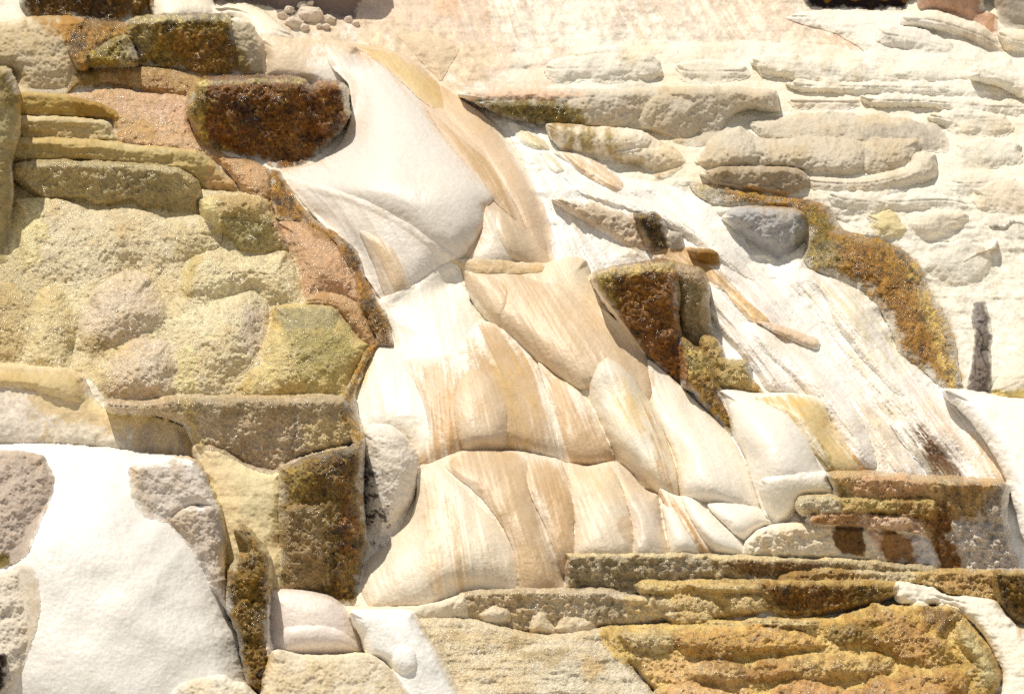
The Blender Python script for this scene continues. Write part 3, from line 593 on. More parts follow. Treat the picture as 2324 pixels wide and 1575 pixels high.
# ------------------------------------------------------------------ right cascade
k = F('travertine_cascade', 'white fanning travertine cascade flowing down to the right through the middle of the picture', 'travertine cascade',
  [(1085,236),(1110,262),(1150,272),(1240,292),(1264,338),(1300,350),(1365,376),(1440,404),(1500,414),(1570,444),(1620,474),(1700,554),(1745,594),(1815,590),(1840,612),(1890,632),(1945,657),(1990,692),(2015,742),(2040,800),(2100,850),(2160,895),(2250,980),(2300,1070),(2330,1340),(2100,1330),(1700,1300),(1500,900),(1260,640),(1230,520),(1180,350),(1120,280)],
  'snow', 'cascade', s=None, B=30, R=40, ew=3.5, streak=.20, blotch=.5,
  lobes=[([(1560,470),(1640,500),(1800,700),(1960,900),(2100,1080),(1980,1080),(1800,900),(1640,700)], 26, 60), ([(1820,610),(1960,680),(2060,850),(2180,1000),(2100,1020),(1960,860),(1860,720)], 22, 50)],
  stains_and_light=[([(1880,660),(1940,670),(2000,760),(2040,840),(1990,820),(1920,740)], 'olt', 24, .45, 's'), ([(1330,470),(1500,500),(1600,600),(1560,640),(1400,560)], 'beige', 30, .6, 's'),
          ([(1700,740),(1760,760),(1830,860),(1870,930),(1800,880)], 'tan', 18, .6, 's'), ([(2090,920),(2145,945),(2210,1010),(2290,1080),(2230,1090),(2160,1010)], 'tan', 16, .8, 's'),
          ([(1560,580),(1700,620),(1760,720),(1640,680)], 'mauve', 30, .6, 's'), ([(1980,940),(2060,960),(2090,1060),(1990,1050)], 'beige', 30, .7, 's')])
LC = [('lobe', [(1152,277),(1194,287),(1232,315),(1248,342),(1210,340),(1176,319)], (.76,.70,.46), .3, 14, 18, [(None,'white',10,.25,'s')]),
 ('lobe', [(1258,346),(1305,345),(1356,366),(1400,396),(1418,420),(1412,434),(1386,434),(1334,402),(1284,366)], (.87,.76,.62), .5, 18, 22, []),
 ('lobe', [(1222,343),(1248,350),(1282,386),(1264,397),(1242,376)], (.83,.78,.58), .5, 12, 14, []),
 ('bank', [(1252,452),(1330,458),(1420,484),(1460,492),(1500,530),(1530,566),(1480,580),(1430,564),(1390,544),(1340,512),(1290,482)], (.82,.74,.64), .5, 18, 26, [([(1290,460),(1500,500),(1500,540),(1350,500)],'gray',20,.4)]),
 ('lobe', [(1600,640),(1645,662),(1700,742),(1760,800),(1822,882),(1832,906),(1790,898),(1740,884),(1715,852),(1640,760),(1600,700)], (.93,.905,.885), .7, 26, 40, []),
 ('lobe', [(1660,735),(1720,735),(1800,790),(1900,860),(1960,960),(1990,1060),(1920,1060),(1880,960),(1800,860),(1720,790)], (.95,.93,.91), .8, 26, 40, []),
 ('lobe', [(1860,640),(1930,665),(1990,740),(2030,830),(2080,900),(2040,900),(1960,820),(1900,740)], (.955,.94,.91), .85, 20, 34, [([(1890,670),(1960,720),(2010,820),(1970,800)],'olt',20,.4,'s')]),
 ('lobe', [(2040,850),(2110,880),(2180,950),(2260,1060),(2290,1130),(2200,1100),(2120,1010),(2060,930)], (.93,.90,.87), .8, 22, 36, [([(2100,920),(2150,950),(2280,1090),(2200,1060)],'tan',14,.7,'s')]),
 ('lobe', [(1280,400),(1400,440),(1540,470),(1640,540),(1720,640),(1640,600),(1540,530),(1440,480),(1320,440)], (.95,.935,.91), .9, 16, 34, [])]
for nm, pts, cc, s_, B_, R_, st in LC:
    F(nm, None, None, pts, cc, 'cascade' if nm != 'bank' else 'crack', s=s_, B=B_, R=R_, out=1, ew=2.5, streak=.18 if nm != 'bank' else 0, stains_and_light=st, parent=k, blotch=.5)
F('algae_streak', None, None, [(2018,962),(2050,952),(2085,962),(2112,990),(2152,1040),(2200,1092),(2120,1092),(2085,1050),(2050,1010)], (.40,.27,.13), 'drape', s=.9, B=6, R=10, out=1.5, ew=5, parent=k, streak=0,
  stains_and_light=[([(2010,950),(2060,950),(2110,1060),(2090,1075),(2040,1010)], 'white', 20, .95, 's'), ([(2060,1020),(2110,1040),(2160,1092),(2110,1092)], 'moss', 16, .5, 's')])
F('algae_rock', 'small dark brown knob standing in the white cascade right of the largest dome', 'algae rock',
  [(1437,489),(1450,485),(1468,487),(1485,484),(1507,500),(1518,533),(1521,570),(1470,574),(1455,530)], (.42,.33,.18), 'algae', s=.05, B=18, R=16, amp=.7,
  stains_and_light=[([(1437,520),(1475,530),(1480,575),(1450,575)], (.72,.64,.50), 14, .8)])
F('rock_block', 'little pale grey block leaning on the dark brown knob', 'rock block',
  [(1515,528),(1546,532),(1550,548),(1550,570),(1516,572)], 'gray', 'rough', s=.05, B=10, R=9, ew=1.5, amp=.5)
k = F('brown_ledge', 'smooth brown flow ledge curling down right from behind the red brown rock', 'travertine ledge',
  [(1480,571),(1552,561),(1595,566),(1626,572),(1634,586),(1631,603),(1653,633),(1689,673),(1755,736),(1718,734),(1696,723),(1667,690),(1646,665),(1606,648),(1531,612),(1480,596)], (.74,.60,.39), 'drape', conf=True, thick=.9, cf=24, B=6, R=20, out=.5, streak=.2,
  stains_and_light=[([(1600,640),(1660,650),(1755,736),(1700,730),(1640,670)], (.80,.67,.48), 16, .9)])
F('dark_block', None, None, [(1560,564),(1598,563),(1627,573),(1633,588),(1630,606),(1600,598),(1572,585)], (.58,.43,.20), 'crack', s=0, B=8, R=8, out=3, ew=1.5, parent=k, amp=.6)
F('travertine_ridge', 'pinkish grey rounded ridge end resting like a log on the right cascade', 'travertine ridge',
  [(1716,730),(1761,735),(1811,752),(1856,769),(1863,781),(1858,796),(1833,790),(1793,772),(1754,754)], (.85,.77,.68), 'rough', conf=True, poi=True, B=16, R=15, ew=2, amp=.6)

# ------------------------------------------------------------------ rocks between the two cascades
F('rock_block', 'tall olive grey rock standing behind the red brown rock', 'rock block',
  [(1525,608),(1560,608),(1592,615),(1610,655),(1612,705),(1619,756),(1618,812),(1560,800),(1541,756),(1530,680)], (.64,.57,.42), 'rough', s=.1, B=30, R=30, mat='wet',
  stains_and_light=[([(1535,610),(1590,612),(1592,640),(1540,636)], (.74,.64,.52), 10, .7)])
F('mossy_rock', 'gold green stepped rock at the foot of the tall olive grey one', 'mossy rock',
  [(1590,768),(1624,771),(1640,795),(1650,815),(1698,817),(1708,840),(1716,866),(1736,894),(1690,892),(1650,884),(1610,880),(1590,830)], (.76,.66,.40), 'rough', s=.25, B=20, R=18, mat='wet', stains_and_light=[([(1690,815),(1714,830),(1720,880),(1700,850)], 'ochre', 8, .8)])
F('algae_rock', 'long olive brown rock tapering down to a mossy tip between the two cascades', 'algae rock',
  [(1545,770),(1580,788),(1608,806),(1620,830),(1631,868),(1646,907),(1664,936),(1672,968),(1662,994),(1642,976),(1603,933),(1567,893),(1545,870)], (.66,.52,.26), 'algae', s=.3, B=26, R=24, amp=.7,
  stains_and_light=[([(1550,775),(1600,800),(1610,840),(1560,850)], 'ygreen', 16, .8), ([(1610,880),(1650,910),(1665,960),(1630,930)], 'brown', 16, .7), ([(1650,950),(1675,960),(1665,1000),(1650,985)], 'moss', 8, .9)])
F('algae_rock', 'red brown wedge shaped rock with pale flat top in the centre right', 'algae rock',
  [(1345,628),(1392,613),(1455,600),(1500,594),(1524,600),(1537,619),(1544,662),(1541,705),(1546,756),(1558,810),(1562,882),(1520,868),(1460,805),(1400,728),(1365,672)], (.53,.36,.13), 'algae', s=.15, B=26, R=22, amp=.8,
  stains_and_light=[([(1345,622),(1440,600),(1525,595),(1530,612),(1440,622),(1370,640)], (.80,.70,.46), 8, .9), ([(1515,620),(1545,640),(1545,740),(1560,870),(1530,800),(1515,700)], (.66,.50,.36), 12, .7, 'b'), ([(1440,720),(1540,760),(1560,880),(1480,800)], (.58,.36,.18), 22, .6),
          ([(1350,640),(1390,640),(1400,720),(1370,690)], 'moss', 16, .8), ([(1420,650),(1510,650),(1510,730),(1440,720)], 'redb', 26, .6)])

# ------------------------------------------------------------------ largest dome
k = F('travertine_dome', 'largest smooth white dome with a tan ridge sweeping down its right side', 'travertine dome',
  [(740,96),(800,98),(900,118),(950,148),(1000,196),(1040,222),(1085,248),(1130,285),(1165,340),(1205,402),(1240,472),(1262,540),(1272,590),(1276,645),(1250,628),(1200,605),(1120,640),(1020,640),(930,680),(885,700),(850,660),(790,572),(720,500),(660,430),(625,388),(720,368),(775,320),(795,260),(790,195),(750,150)],
  (.87,.78,.68), 'drape', s=.95, B=150, R=60, out=4, ew=1, streak=.18, tilt=.0, blotch=.5,
  stains_and_light=[([(1200,400),(1262,540),(1276,640),(1255,600),(1235,480)], 'mauve', 12, .6)])
F('dome_face', None, 'x', [(742,104),(800,118),(868,144),(915,186),(960,236),(996,290),(1050,348),(1100,404),(1126,446),(1104,472),(1098,511),(1079,549),(1035,600),(990,575),(900,510),(800,465),(700,434),(645,390),(720,370),(775,322),(796,262),(792,195),(748,150)],
  (.875,.85,.82), 'smooth', B=46, R=60, out=1.5, ew=1, parent=k, blotch=.25)
F('dome_ridge', None, 'x', [(783,104),(830,103),(895,115),(931,140),(996,194),(1010,248),(976,244),(924,200),(870,152),(823,119)], (.85,.75,.55), 'drape', B=8, R=30, out=.5, ew=2, parent=k, streak=.25, cf=26)
F('dome_ridge', None, 'x', [(1000,196),(1040,224),(1090,255),(1135,300),(1172,365),(1210,450),(1240,560),(1246,610),(1225,600),(1200,540),(1170,470),(1130,400),(1090,340),(1050,300),(1012,262)], (.875,.78,.67), 'drape', B=12, R=30, out=.5, ew=1, parent=k, streak=.14)
F('dome_ridge', None, 'x', [(968,250),(1010,282),(1053,318),(1104,362),(1140,418),(1174,502),(1122,458),(1068,386),(1014,322)], (.80,.68,.52), 'drape', B=5, R=20, out=.5, ew=1, parent=k, streak=.2)
F('dome_foot', None, 'x', [(630,388),(700,405),(800,440),(900,490),(990,548),(1048,592),(1020,640),(930,690),(885,700),(850,660),(790,572),(720,500),(660,430)], (.93,.905,.875), 'drape', B=13, R=40, out=1, ew=2, parent=k, streak=.14, blotch=.3)
F('dome_foot', None, 'x', [(1104,468),(1150,492),(1190,560),(1196,612),(1120,640),(1035,640),(1060,590),(1092,530)], (.92,.88,.82), 'drape', B=26, R=40, out=1, ew=1, parent=k, streak=.08, blotch=.3)
F('dome_foot', None, 'x', [(1130,480),(1175,502),(1230,560),(1262,610),(1280,645),(1240,640),(1190,622),(1150,576),(1125,520)], (.85,.77,.66), 'drape', B=22, R=30, out=1, ew=1, parent=k, streak=.3)
F('tan_lobe', None, 'x', [(814,525),(862,540),(899,569),(924,601),(940,641),(936,660),(888,690),(866,656),(845,598)], (.86,.77,.65), 'drape', B=18, R=30, out=1, ew=1.5, parent=k, streak=.4)

# ------------------------------------------------------------------ second tier of the central cascade
k = F('travertine_dome', 'tan streaked dome under a thin flat ledge in the centre of the cascade', 'travertine dome',
  [(1018,593),(1060,587),(1150,592),(1230,598),(1255,592),(1290,584),(1325,588),(1338,602),(1346,630),(1366,668),(1412,725),(1471,812),(1552,882),(1603,932),(1655,982),(1690,1044),(1712,1092),(1740,1160),(1690,1180),(1600,1160),(1500,1130),(1400,1060),(1300,920),(1180,800),(1080,700),(1040,620)],
  (.90,.84,.74), 'drape', s=.92, thick=.35, B=90, R=50, out=4, ew=1.5, streak=.22, blotch=.5)
F('dome_face', None, 'x', [(1040,606),(1080,612),(1150,616),(1230,640),(1300,650),(1374,706),(1428,750),(1464,800),(1485,848),(1482,884),(1471,912),(1420,905),(1400,884),(1334,884),(1305,884),(1230,834),(1176,776),(1120,726),(1068,666)],
  (.855,.77,.66), 'drape', thick=.2, cf=34, B=52, R=60, out=1.5, ew=1.5, parent=k, streak=.30, lobes=[([(1060,625),(1110,625),(1150,660),(1130,720),(1080,670)], 9, 30)])
F('rim', None, 'x', [(1020,593),(1060,587),(1150,592),(1228,598),(1236,606),(1226,620),(1150,622),(1090,622),(1050,612)], (.84,.74,.59), 'crack', conf=True, B=2, R=6, out=.5, ew=2.5, parent=k, amp=.35, cf=16)
F('dome_flank', None, 'x', [(1471,814),(1552,884),(1603,934),(1655,984),(1690,1046),(1710,1092),(1738,1158),(1690,1172),(1620,1158),(1545,1140),(1535,1050),(1505,980),(1482,930),(1478,880)],
  (.93,.90,.85), 'drape', B=50, R=60, out=1.5, ew=1, parent=k, streak=.10, blotch=.35)
F('dome_tongue', None, 'x', [(1336,880),(1356,830),(1378,811),(1410,828),(1446,871),(1493,936),(1511,990),(1536,1071),(1540,1136),(1500,1130),(1440,1060),(1390,1020),(1350,940)],
  (.92,.89,.83), 'drape', B=46, R=40, out=1.5, ew=1, parent=k, streak=.22, stains_and_light=[([(1470,930),(1500,980),(1530,1060),(1538,1135),(1500,1090),(1470,990)], 'ochre', 12, .6, 's'), ([(1400,860),(1450,920),(1470,1000),(1420,940)], 'gold', 16, .4, 's')])
k = F('travertine_dome', 'broad white dome with a brown streaked tan front left of the cascade centre', 'travertine dome',
  [(858,684),(900,660),(940,646),(975,618),(1021,596),(1046,610),(1060,662),(1084,716),(1122,738),(1176,778),(1230,836),(1262,870),(1330,900),(1362,956),(1386,1010),(1392,1060),(1330,1075),(1258,1056),(1180,1040),(1100,1036),(1060,1040),(1000,1066),(948,1066),(920,1010),(870,985),(815,985),(803,940),(812,900),(828,850),(850,785),(895,785),(882,730)],
  (.94,.915,.87), 'drape', conf=True, thick=.35, B=75, R=50, out=2, ew=1.5, streak=.08, blotch=.3)
F('tan_front', None, 'x', [(912,818),(960,812),(1020,800),(1060,760),(1082,730),(1122,734),(1176,779),(1222,830),(1248,900),(1264,990),(1260,1044),(1170,1030),(1053,1034),(960,1060),(946,1050),(972,990),(962,920),(936,860)],
  (.825,.73,.61), 'drape', B=30, R=60, out=1, ew=2, parent=k, streak=.5, stains_and_light=[([(900,800),(1010,780),(1060,750),(1060,830),(960,850)], 'white', 40, .8, 's'), ([(990,900),(1040,900),(1040,1030),(1000,1010)], 'ochre', 14, .5, 's'), ([(1120,830),(1180,830),(1210,980),(1160,1000)], 'gold', 24, .4, 's')])
F('pale_tongue', None, 'x', [(1040,868),(1060,842),(1080,836),(1114,857),(1147,918),(1152,972),(1142,1022),(1057,1030),(1030,940)], (.88,.80,.70), 'drape', B=26, R=30, out=1, ew=1.5, parent=k, streak=.3)
F('tan_tongue', None, 'x', [(1222,822),(1262,852),(1320,893),(1356,954),(1382,1008),(1390,1056),(1330,1066),(1290,1062),(1268,1008),(1258,936),(1232,866)], (.825,.72,.59), 'drape', B=40, R=30, out=1.5, ew=1.5, parent=k, streak=.5,
  stains_and_light=[([(1220,822),(1240,860),(1270,1040),(1256,1020)], 'white', 8, .8)])
F('side_mound', 'white mound with dark speckled left flank beside the tall brown wall', 'travertine mound',
  [(815,990),(835,972),(870,966),(920,994),(948,1040),(948,1090),(940,1130),(910,1200),(870,1244),(846,1240),(828,1200),(822,1150),(818,1060)], (.92,.89,.85), 'lump', s=.3, B=54, R=60, out=4, ew=3, amp=.6, blotch=.3,  # left flank gets dark grey speckles
  stains_and_light=[([(815,1030),(855,1055),(888,1120),(892,1180),(860,1244),(815,1240)], (.26,.24,.24), 26, .9, 'p'), ([(818,1070),(850,1110),(855,1190),(826,1170)], (.25,.23,.23), 12, .6, 'p')])

# ------------------------------------------------------------------ third tier
k = F('travertine_dome', 'lowest wide dome of the cascade with fanning tan streaks above the cream shelf', 'travertine dome',
  [(948,1062),(975,1052),(1024,1030),(1060,1021),(1168,1023),(1204,1030),(1258,1040),(1284,1050),(1334,1058),(1390,1048),(1420,1062),(1465,1112),(1500,1130),(1515,1200),(1530,1270),(1400,1290),(1290,1300),(1276,1350),(1045,1350),(960,1374),(880,1382),(795,1380),(812,1320),(830,1274),(872,1238),(920,1190),(942,1130)],
  (.90,.84,.76), 'drape', s=.8, B=80, R=50, out=4, ew=1.5, streak=.36, blotch=.4,
  stains_and_light=[([(820,1280),(900,1220),(960,1200),(980,1370),(820,1380)], 'ivory', 30, .5)])
F('pale_front', None, 'x', [(950,1062),(998,1060),(1040,1095),(1080,1140),(1130,1190),(1160,1250),(1178,1300),(1178,1350),(1045,1350),(960,1374),(850,1382),(820,1340),(835,1275),(880,1232),(925,1185),(944,1130)],
  (.92,.875,.80), 'drape', B=34, R=50, out=1, ew=1, parent=k, streak=.24, blotch=.3, stains_and_light=[([(962,1090),(985,1090),(1005,1250),(1000,1340),(980,1320)], 'tan', 8, .8, 's'), ([(1010,1140),(1030,1150),(1056,1300),(1050,1340),(1030,1320)], 'deeptan', 8, .8, 's')])
F('streaked_front', None, 'x', [(1010,1058),(1060,1026),(1168,1026),(1200,1050),(1205,1100),(1230,1200),(1272,1300),(1276,1348),(1185,1348),(1165,1250),(1130,1180),(1080,1120)],
  (.835,.74,.62), 'drape', B=26, R=30, out=1, ew=1.5, parent=k, streak=.65)
F('streaked_front', None, 'x', [(1206,1034),(1258,1044),(1280,1052),(1300,1130),(1304,1210),(1302,1300),(1276,1300),(1240,1200),(1200,1120),(1196,1070)],
  (.81,.70,.56), 'drape', B=26, R=30, out=1, ew=1.5, parent=k, streak=.7)
F('grey_front', None, 'x', [(1286,1052),(1334,1060),(1388,1052),(1420,1130),(1436,1200),(1440,1270),(1380,1285),(1304,1290),(1306,1200),(1296,1120)],
  (.89,.835,.75), 'drape', B=34, R=30, out=1, ew=1.5, parent=k, streak=.25, stains_and_light=[([(1400,1170),(1430,1180),(1436,1230),(1410,1220)], 'deeptan', 10, .5)])
F('grey_front', None, 'x', [(1392,1050),(1424,1068),(1468,1116),(1500,1134),(1506,1190),(1530,1270),(1440,1280),(1436,1200),(1414,1120)],
  (.88,.83,.77), 'drape', B=30, R=30, out=1, ew=1.5, parent=k, streak=.35)
k = F('travertine_mound', 'white lobes with ochre seams in the corner above the long grey ledge', 'travertine mound',
  [(1495,1112),(1520,1118),(1545,1126),(1580,1132),(1605,1142),(1660,1140),(1718,1150),(1752,1176),(1770,1188),(1732,1197),(1700,1220),(1692,1270),(1560,1270),(1520,1262),(1503,1200)],
  (.93,.90,.85), 'smooth', s=.7, B=30, R=30, out=4, ew=1.5, blotch=.3)
F('lobe', None, 'x', [(1503,1146),(1530,1150),(1560,1190),(1584,1230),(1592,1262),(1530,1266),(1514,1220)], (.93,.905,.86), 'smooth', s=.3, B=26, R=30, out=2, ew=1, parent=k, blotch=.2)
F('ochre_seam', None, 'x', [(1497,1114),(1524,1126),(1560,1160),(1590,1205),(1626,1258),(1592,1260),(1570,1225),(1540,1180),(1508,1146)], (.80,.62,.36), 'drape', s=.4, B=8, R=10, out=2, ew=2, parent=k, streak=.8)
F('lobe', None, 'x', [(1545,1128),(1578,1134),(1631,1180),(1687,1232),(1690,1264),(1626,1260),(1578,1198)], (.93,.91,.87), 'smooth', s=.35, B=26, R=28, out=3, ew=1, parent=k, blotch=.2)
F('lobe', None, 'x', [(1604,1144),(1660,1141),(1718,1152),(1750,1177),(1768,1188),(1732,1196),(1692,1228),(1650,1196)], (.94,.91,.86), 'smooth', s=.35, B=26, R=28, out=3, ew=1, parent=k, blotch=.2,
  stains_and_light=[([(1600,1150),(1690,1232),(1680,1236),(1596,1160)], 'tan', 6, .8)])
k = F('travertine_mound', 'white mound under a yellow stained shelf right of the mossy tipped rock', 'travertine mound',
  [(1630,892),(1670,886),(1711,894),(1783,892),(1845,898),(1870,912),(1885,950),(1910,1000),(1945,1040),(1975,1092),(1900,1100),(1880,1130),(1790,1150),(1740,1180),(1710,1110),(1690,1040),(1660,985),(1650,940)],
  (.93,.91,.87), 'smooth', s=.75, B=60, R=50, out=4, ew=1.5, blotch=.3)
F('stained_shelf', None, 'x', [(1700,900),(1783,894),(1845,900),(1872,914),(1888,955),(1915,1000),(1948,1042),(1976,1090),(1900,1092),(1862,1050),(1820,985),(1775,935),(1720,914)],
  (.87,.79,.60), 'drape', s=.5, B=22, R=24, out=2, ew=2.5, parent=k, streak=.4, stains_and_light=[([(1850,1010),(1890,1050),(1900,1092),(1866,1080)], 'moss', 10, .7), ([(1780,905),(1850,910),(1880,960),(1820,950)], 'gold', 14, .6, 'p'), ([(1938,1030),(1960,1045),(1975,1085),(1958,1080)], 'ochre', 6, .8)])
F('mound_face', None, 'x', [(1655,918),(1730,914),(1790,944),(1835,1000),(1860,1060),(1885,1100),(1870,1130),(1790,1150),(1740,1176),(1712,1110),(1694,1044),(1668,985)], (.93,.91,.875), 'smooth', s=.45, B=50, R=60, out=2, ew=1, parent=k, blotch=.2)
F('travertine_basin', 'bright white smooth basin slope in the right edge below the cream mound', 'travertine slope',
  [(2140,888),(2190,890),(2230,893),(2324,910),(2600,930),(2600,1500),(2420,1400),(2330,1250),(2280,1080),(2230,990),(2180,930)], 'snow', 'smooth', s=.8, B=24, R=40, out=3, ew=3, blotch=.2, streak=.04)

# ------------------------------------------------------------------ right lower ledges
F('white_block', 'rounded white block at the left end of the right hand ledges', 'travertine block',
  [(1722,1098),(1755,1080),(1800,1074),(1876,1073),(1900,1112),(1930,1130),(1830,1130),(1815,1150),(1792,1182),(1764,1192),(1742,1168)], (.94,.92,.87), 'smooth', s=.15, B=24, R=24, blotch=.3)
k = F('rock_ledge', 'tan ledge with a square grey brown right end, topmost of the lower right ledges', 'rock ledge',
  [(1880,1075),(1955,1076),(2040,1079),(2117,1084),(2200,1090),(2268,1094),(2287,1112),(2284,1152),(2295,1224),(2304,1300),(2100,1300),(2050,1220),(1980,1170),(1900,1150),(1890,1110)],
  (.80,.66,.44), 'crust', s=.05, B=20, R=16, out=6, ew=5, mat='wet', stains_and_light=[([(2040,1126),(2140,1128),(2170,1200),(2192,1300),(2130,1300),(2110,1200),(2060,1160)], (.52,.34,.10), 16, .95), ([(1940,1085),(2110,1090),(2100,1120),(1950,1120)], 'salmon', 16, .7), ([(2120,1095),(2285,1105),(2280,1170),(2230,1200),(2150,1180)], (.52,.42,.26), 20, .8, 'b'), ([(2165,1190),(2285,1170),(2300,1300),(2190,1300)], (.86,.83,.80), 20, .9), ([(2240,1110),(2290,1110),(2290,1240),(2240,1230)], (.70,.66,.62), 14, .6),
   ([(1885,1095),(1920,1112),(1930,1128),(1905,1126)], 'moss', 6, .8)])
F('rock_ledge', 'olive gold ledge with white left end, second of the lower right ledges', 'rock ledge',
  [(1808,1150),(1826,1127),(1937,1126),(2040,1127),(2118,1134),(2130,1152),(2122,1180),(2060,1178),(1991,1172),(1833,1174)],
  (.80,.70,.44), 'crust', s=.04, B=16, R=14, out=5, ew=5, mat='wet', stains_and_light=[([(2040,1130),(2130,1140),(2130,1180),(2040,1174)], (.60,.44,.14), 20, .8), ([(1815,1130),(1900,1128),(1900,1165),(1820,1165)], (.86,.82,.72), 14, .8)])
F('rock_ledge', 'thin pinkish ledge, third of the lower right ledges', 'rock ledge',
  [(1836,1166),(1900,1162),(1991,1165),(2081,1174),(2104,1195),(2110,1225),(2040,1215),(1955,1204),(1840,1196)], (.84,.72,.58), 'crust', s=.03, B=12, R=10, out=5, ew=5, mat='wet',
  stains_and_light=[([(1850,1168),(1940,1168),(1940,1196),(1850,1190)], (.66,.46,.22), 12, .7), ([(1960,1175),(2080,1185),(2080,1205),(1960,1196)], 'pink', 12, .6)])
F('rock_ledge', 'white ledge with two brown patches, lowest block of the right hand stack', 'rock ledge',
  [(1689,1262),(1692,1230),(1732,1198),(1775,1189),(1850,1188),(1919,1191),(2027,1202),(2100,1212),(2118,1235),(2132,1296),(2030,1290),(1937,1280),(1732,1272)],
  (.91,.87,.80), 'crust', s=.08, B=22, R=22, out=5, amp=.8, stains_and_light=[([(1896,1196),(1958,1194),(1962,1240),(1950,1262),(1915,1256),(1894,1230)], (.42,.28,.08), 6, .95), ([(1975,1206),(2070,1216),(2086,1278),(2010,1270),(1985,1240)], (.56,.38,.16), 16, .9),
   ([(1970,1205),(2000,1210),(2000,1250),(1975,1240)], 'pink', 10, .6), ([(2075,1215),(2115,1225),(2125,1290),(2090,1285)], (.82,.80,.80), 10, .8), ([(1740,1210),(1790,1200),(1800,1250),(1740,1250)], 'gold', 14, .3, 's')])
F('rock_ledge', 'long flat ledge with grey left end and olive brown middle below the lowest dome', 'rock ledge',
  [(1284,1262),(1300,1257),(1480,1255),(1740,1262),(1930,1269),(2040,1276),(2120,1286),(2120,1330),(1860,1330),(1640,1330),(1445,1350),(1290,1350),(1280,1320)],
  (.74,.67,.52), 'crust', s=.03, B=10, R=9, out=8, ew=5, mat='wet', stains_and_light=[([(1664,1272),(1855,1268),(1855,1300),(1760,1306),(1680,1302)], (.50,.36,.12), 10, .9), ([(1284,1262),(1500,1262),(1500,1345),(1290,1345)], (.62,.56,.44), 20, .6), ([(1500,1262),(1600,1262),(1600,1310),(1500,1310)], 'gray', 16, .5), ([(1284,1252),(2120,1266),(2120,1276),(1284,1262)], (.90,.82,.62), 4, .9)])  # last strip paints the bright sunlit line along the ledge top
k = F('rock_ledge', 'gold brown ledge running out of the right edge above the creamy stream', 'rock ledge',
  [(1764,1304),(1847,1287),(1930,1286),(2000,1293),(2063,1292),(2250,1293),(2600,1302),(2600,1450),(2400,1440),(2298,1412),(2258,1372),(2153,1356),(2120,1340),(2027,1334),(1793,1334)],
  (.82,.70,.44), 'crust', s=.5, B=8, R=11, out=2, ew=5, mat='wet', stains_and_light=[([(1770,1296),(1930,1290),(1930,1316),(1780,1318)], (.58,.42,.15), 10, .8), ([(2110,1300),(2250,1300),(2240,1345),(2150,1340)], (.70,.54,.30), 16, .7), ([(1940,1288),(2060,1292),(2060,1320),(1960,1318)], (.86,.80,.66), 10, .7)])
F('algae_mat', None, 'x', [(2254,1297),(2340,1296),(2600,1304),(2600,1450),(2400,1440),(2298,1411),(2262,1360)], (.44,.33,.12), 'algae', s=.05, B=16, R=14, out=3, parent=k)
k = F('rock_ledge', 'golden lumpy ledge with a wide dark brown hollow face in the lower right', 'rock ledge',
  [(1436,1330),(1470,1317),(1613,1315),(1780,1315),(2027,1319),(2042,1345),(1990,1374),(1919,1392),(1829,1406),(1768,1404),(1739,1392),(1667,1408),(1534,1420),(1500,1400),(1487,1360)],
  (.88,.76,.47), 'crust', s=.1, B=16, R=14, out=6, ew=5, mat='wet', amp=.8, stains_and_light=[([(1610,1318),(1740,1320),(1740,1345),(1640,1340)], (.62,.48,.22), 10, .7), ([(1670,1350),(1740,1350),(1750,1390),(1680,1390)], (.74,.58,.34), 16, .6)])
for pts in [[(1487,1360),(1540,1350),(1600,1352),(1640,1368),(1650,1400),(1590,1414),(1520,1410)], [(1640,1352),(1700,1346),(1735,1356),(1742,1386),(1690,1398),(1655,1394)], [(1500,1392),(1560,1384),(1610,1392),(1620,1416),(1540,1424)], [(1560,1326),(1640,1322),(1720,1324),(1740,1342),(1680,1350),(1600,1346)], [(1440,1326),(1490,1324),(1530,1334),(1520,1352),(1460,1352)]]:
    F('lump', None, 'x', pts, (.84,.74,.52), 'crust', s=.3, B=16, R=18, out=2, ew=4, cf=14, parent=k, mat='wet', poi=True, hp=1.1, amp=.7, mott=.5)
F('algae_mat', None, 'x', [(1738,1322),(1830,1318),(2000,1320),(2034,1330),(2030,1352),(1984,1371),(1919,1388),(1829,1400),(1768,1398),(1745,1378)], (.50,.35,.14), 'algae', s=.05, B=18, R=16, out=2, parent=k,
  stains_and_light=[([(1950,1325),(2034,1330),(1990,1370),(1930,1370)], 'moss', 16, .5)])
k = F('rock_ledge', 'cream and grey ledge with pale pointed lumps left of the golden ledge', 'rock ledge',
  [(1020,1380),(1050,1345),(1118,1336),(1250,1335),(1370,1336),(1428,1350),(1514,1354),(1530,1405),(1430,1424),(1366,1426),(1250,1440),(1100,1436),(1040,1410)],
  (.85,.78,.66), 'crust', s=.15, B=16, R=14, out=6, amp=.8, mat='wet', stains_and_light=[([(1050,1345),(1200,1342),(1180,1400),(1060,1400)], (.80,.68,.48), 20, .5), ([(1330,1345),(1420,1360),(1400,1410),(1340,1400)], (.62,.55,.42), 16, .6), ([(1420,1355),(1514,1356),(1520,1400),(1430,1400)], (.90,.80,.58), 14, .7)])
for pts in [[(1200,1440),(1212,1396),(1235,1392),(1256,1420),(1262,1440)], [(1262,1430),(1275,1402),(1310,1396),(1345,1410),(1360,1436),(1300,1446)], [(1085,1400),(1110,1376),(1150,1380),(1160,1410),(1120,1425)]]:
    F('pale_lump', None, 'x', pts, (.87,.82,.73), 'soft', conf=True, B=9, R=22, out=.5, ew=4, cf=24, parent=k)

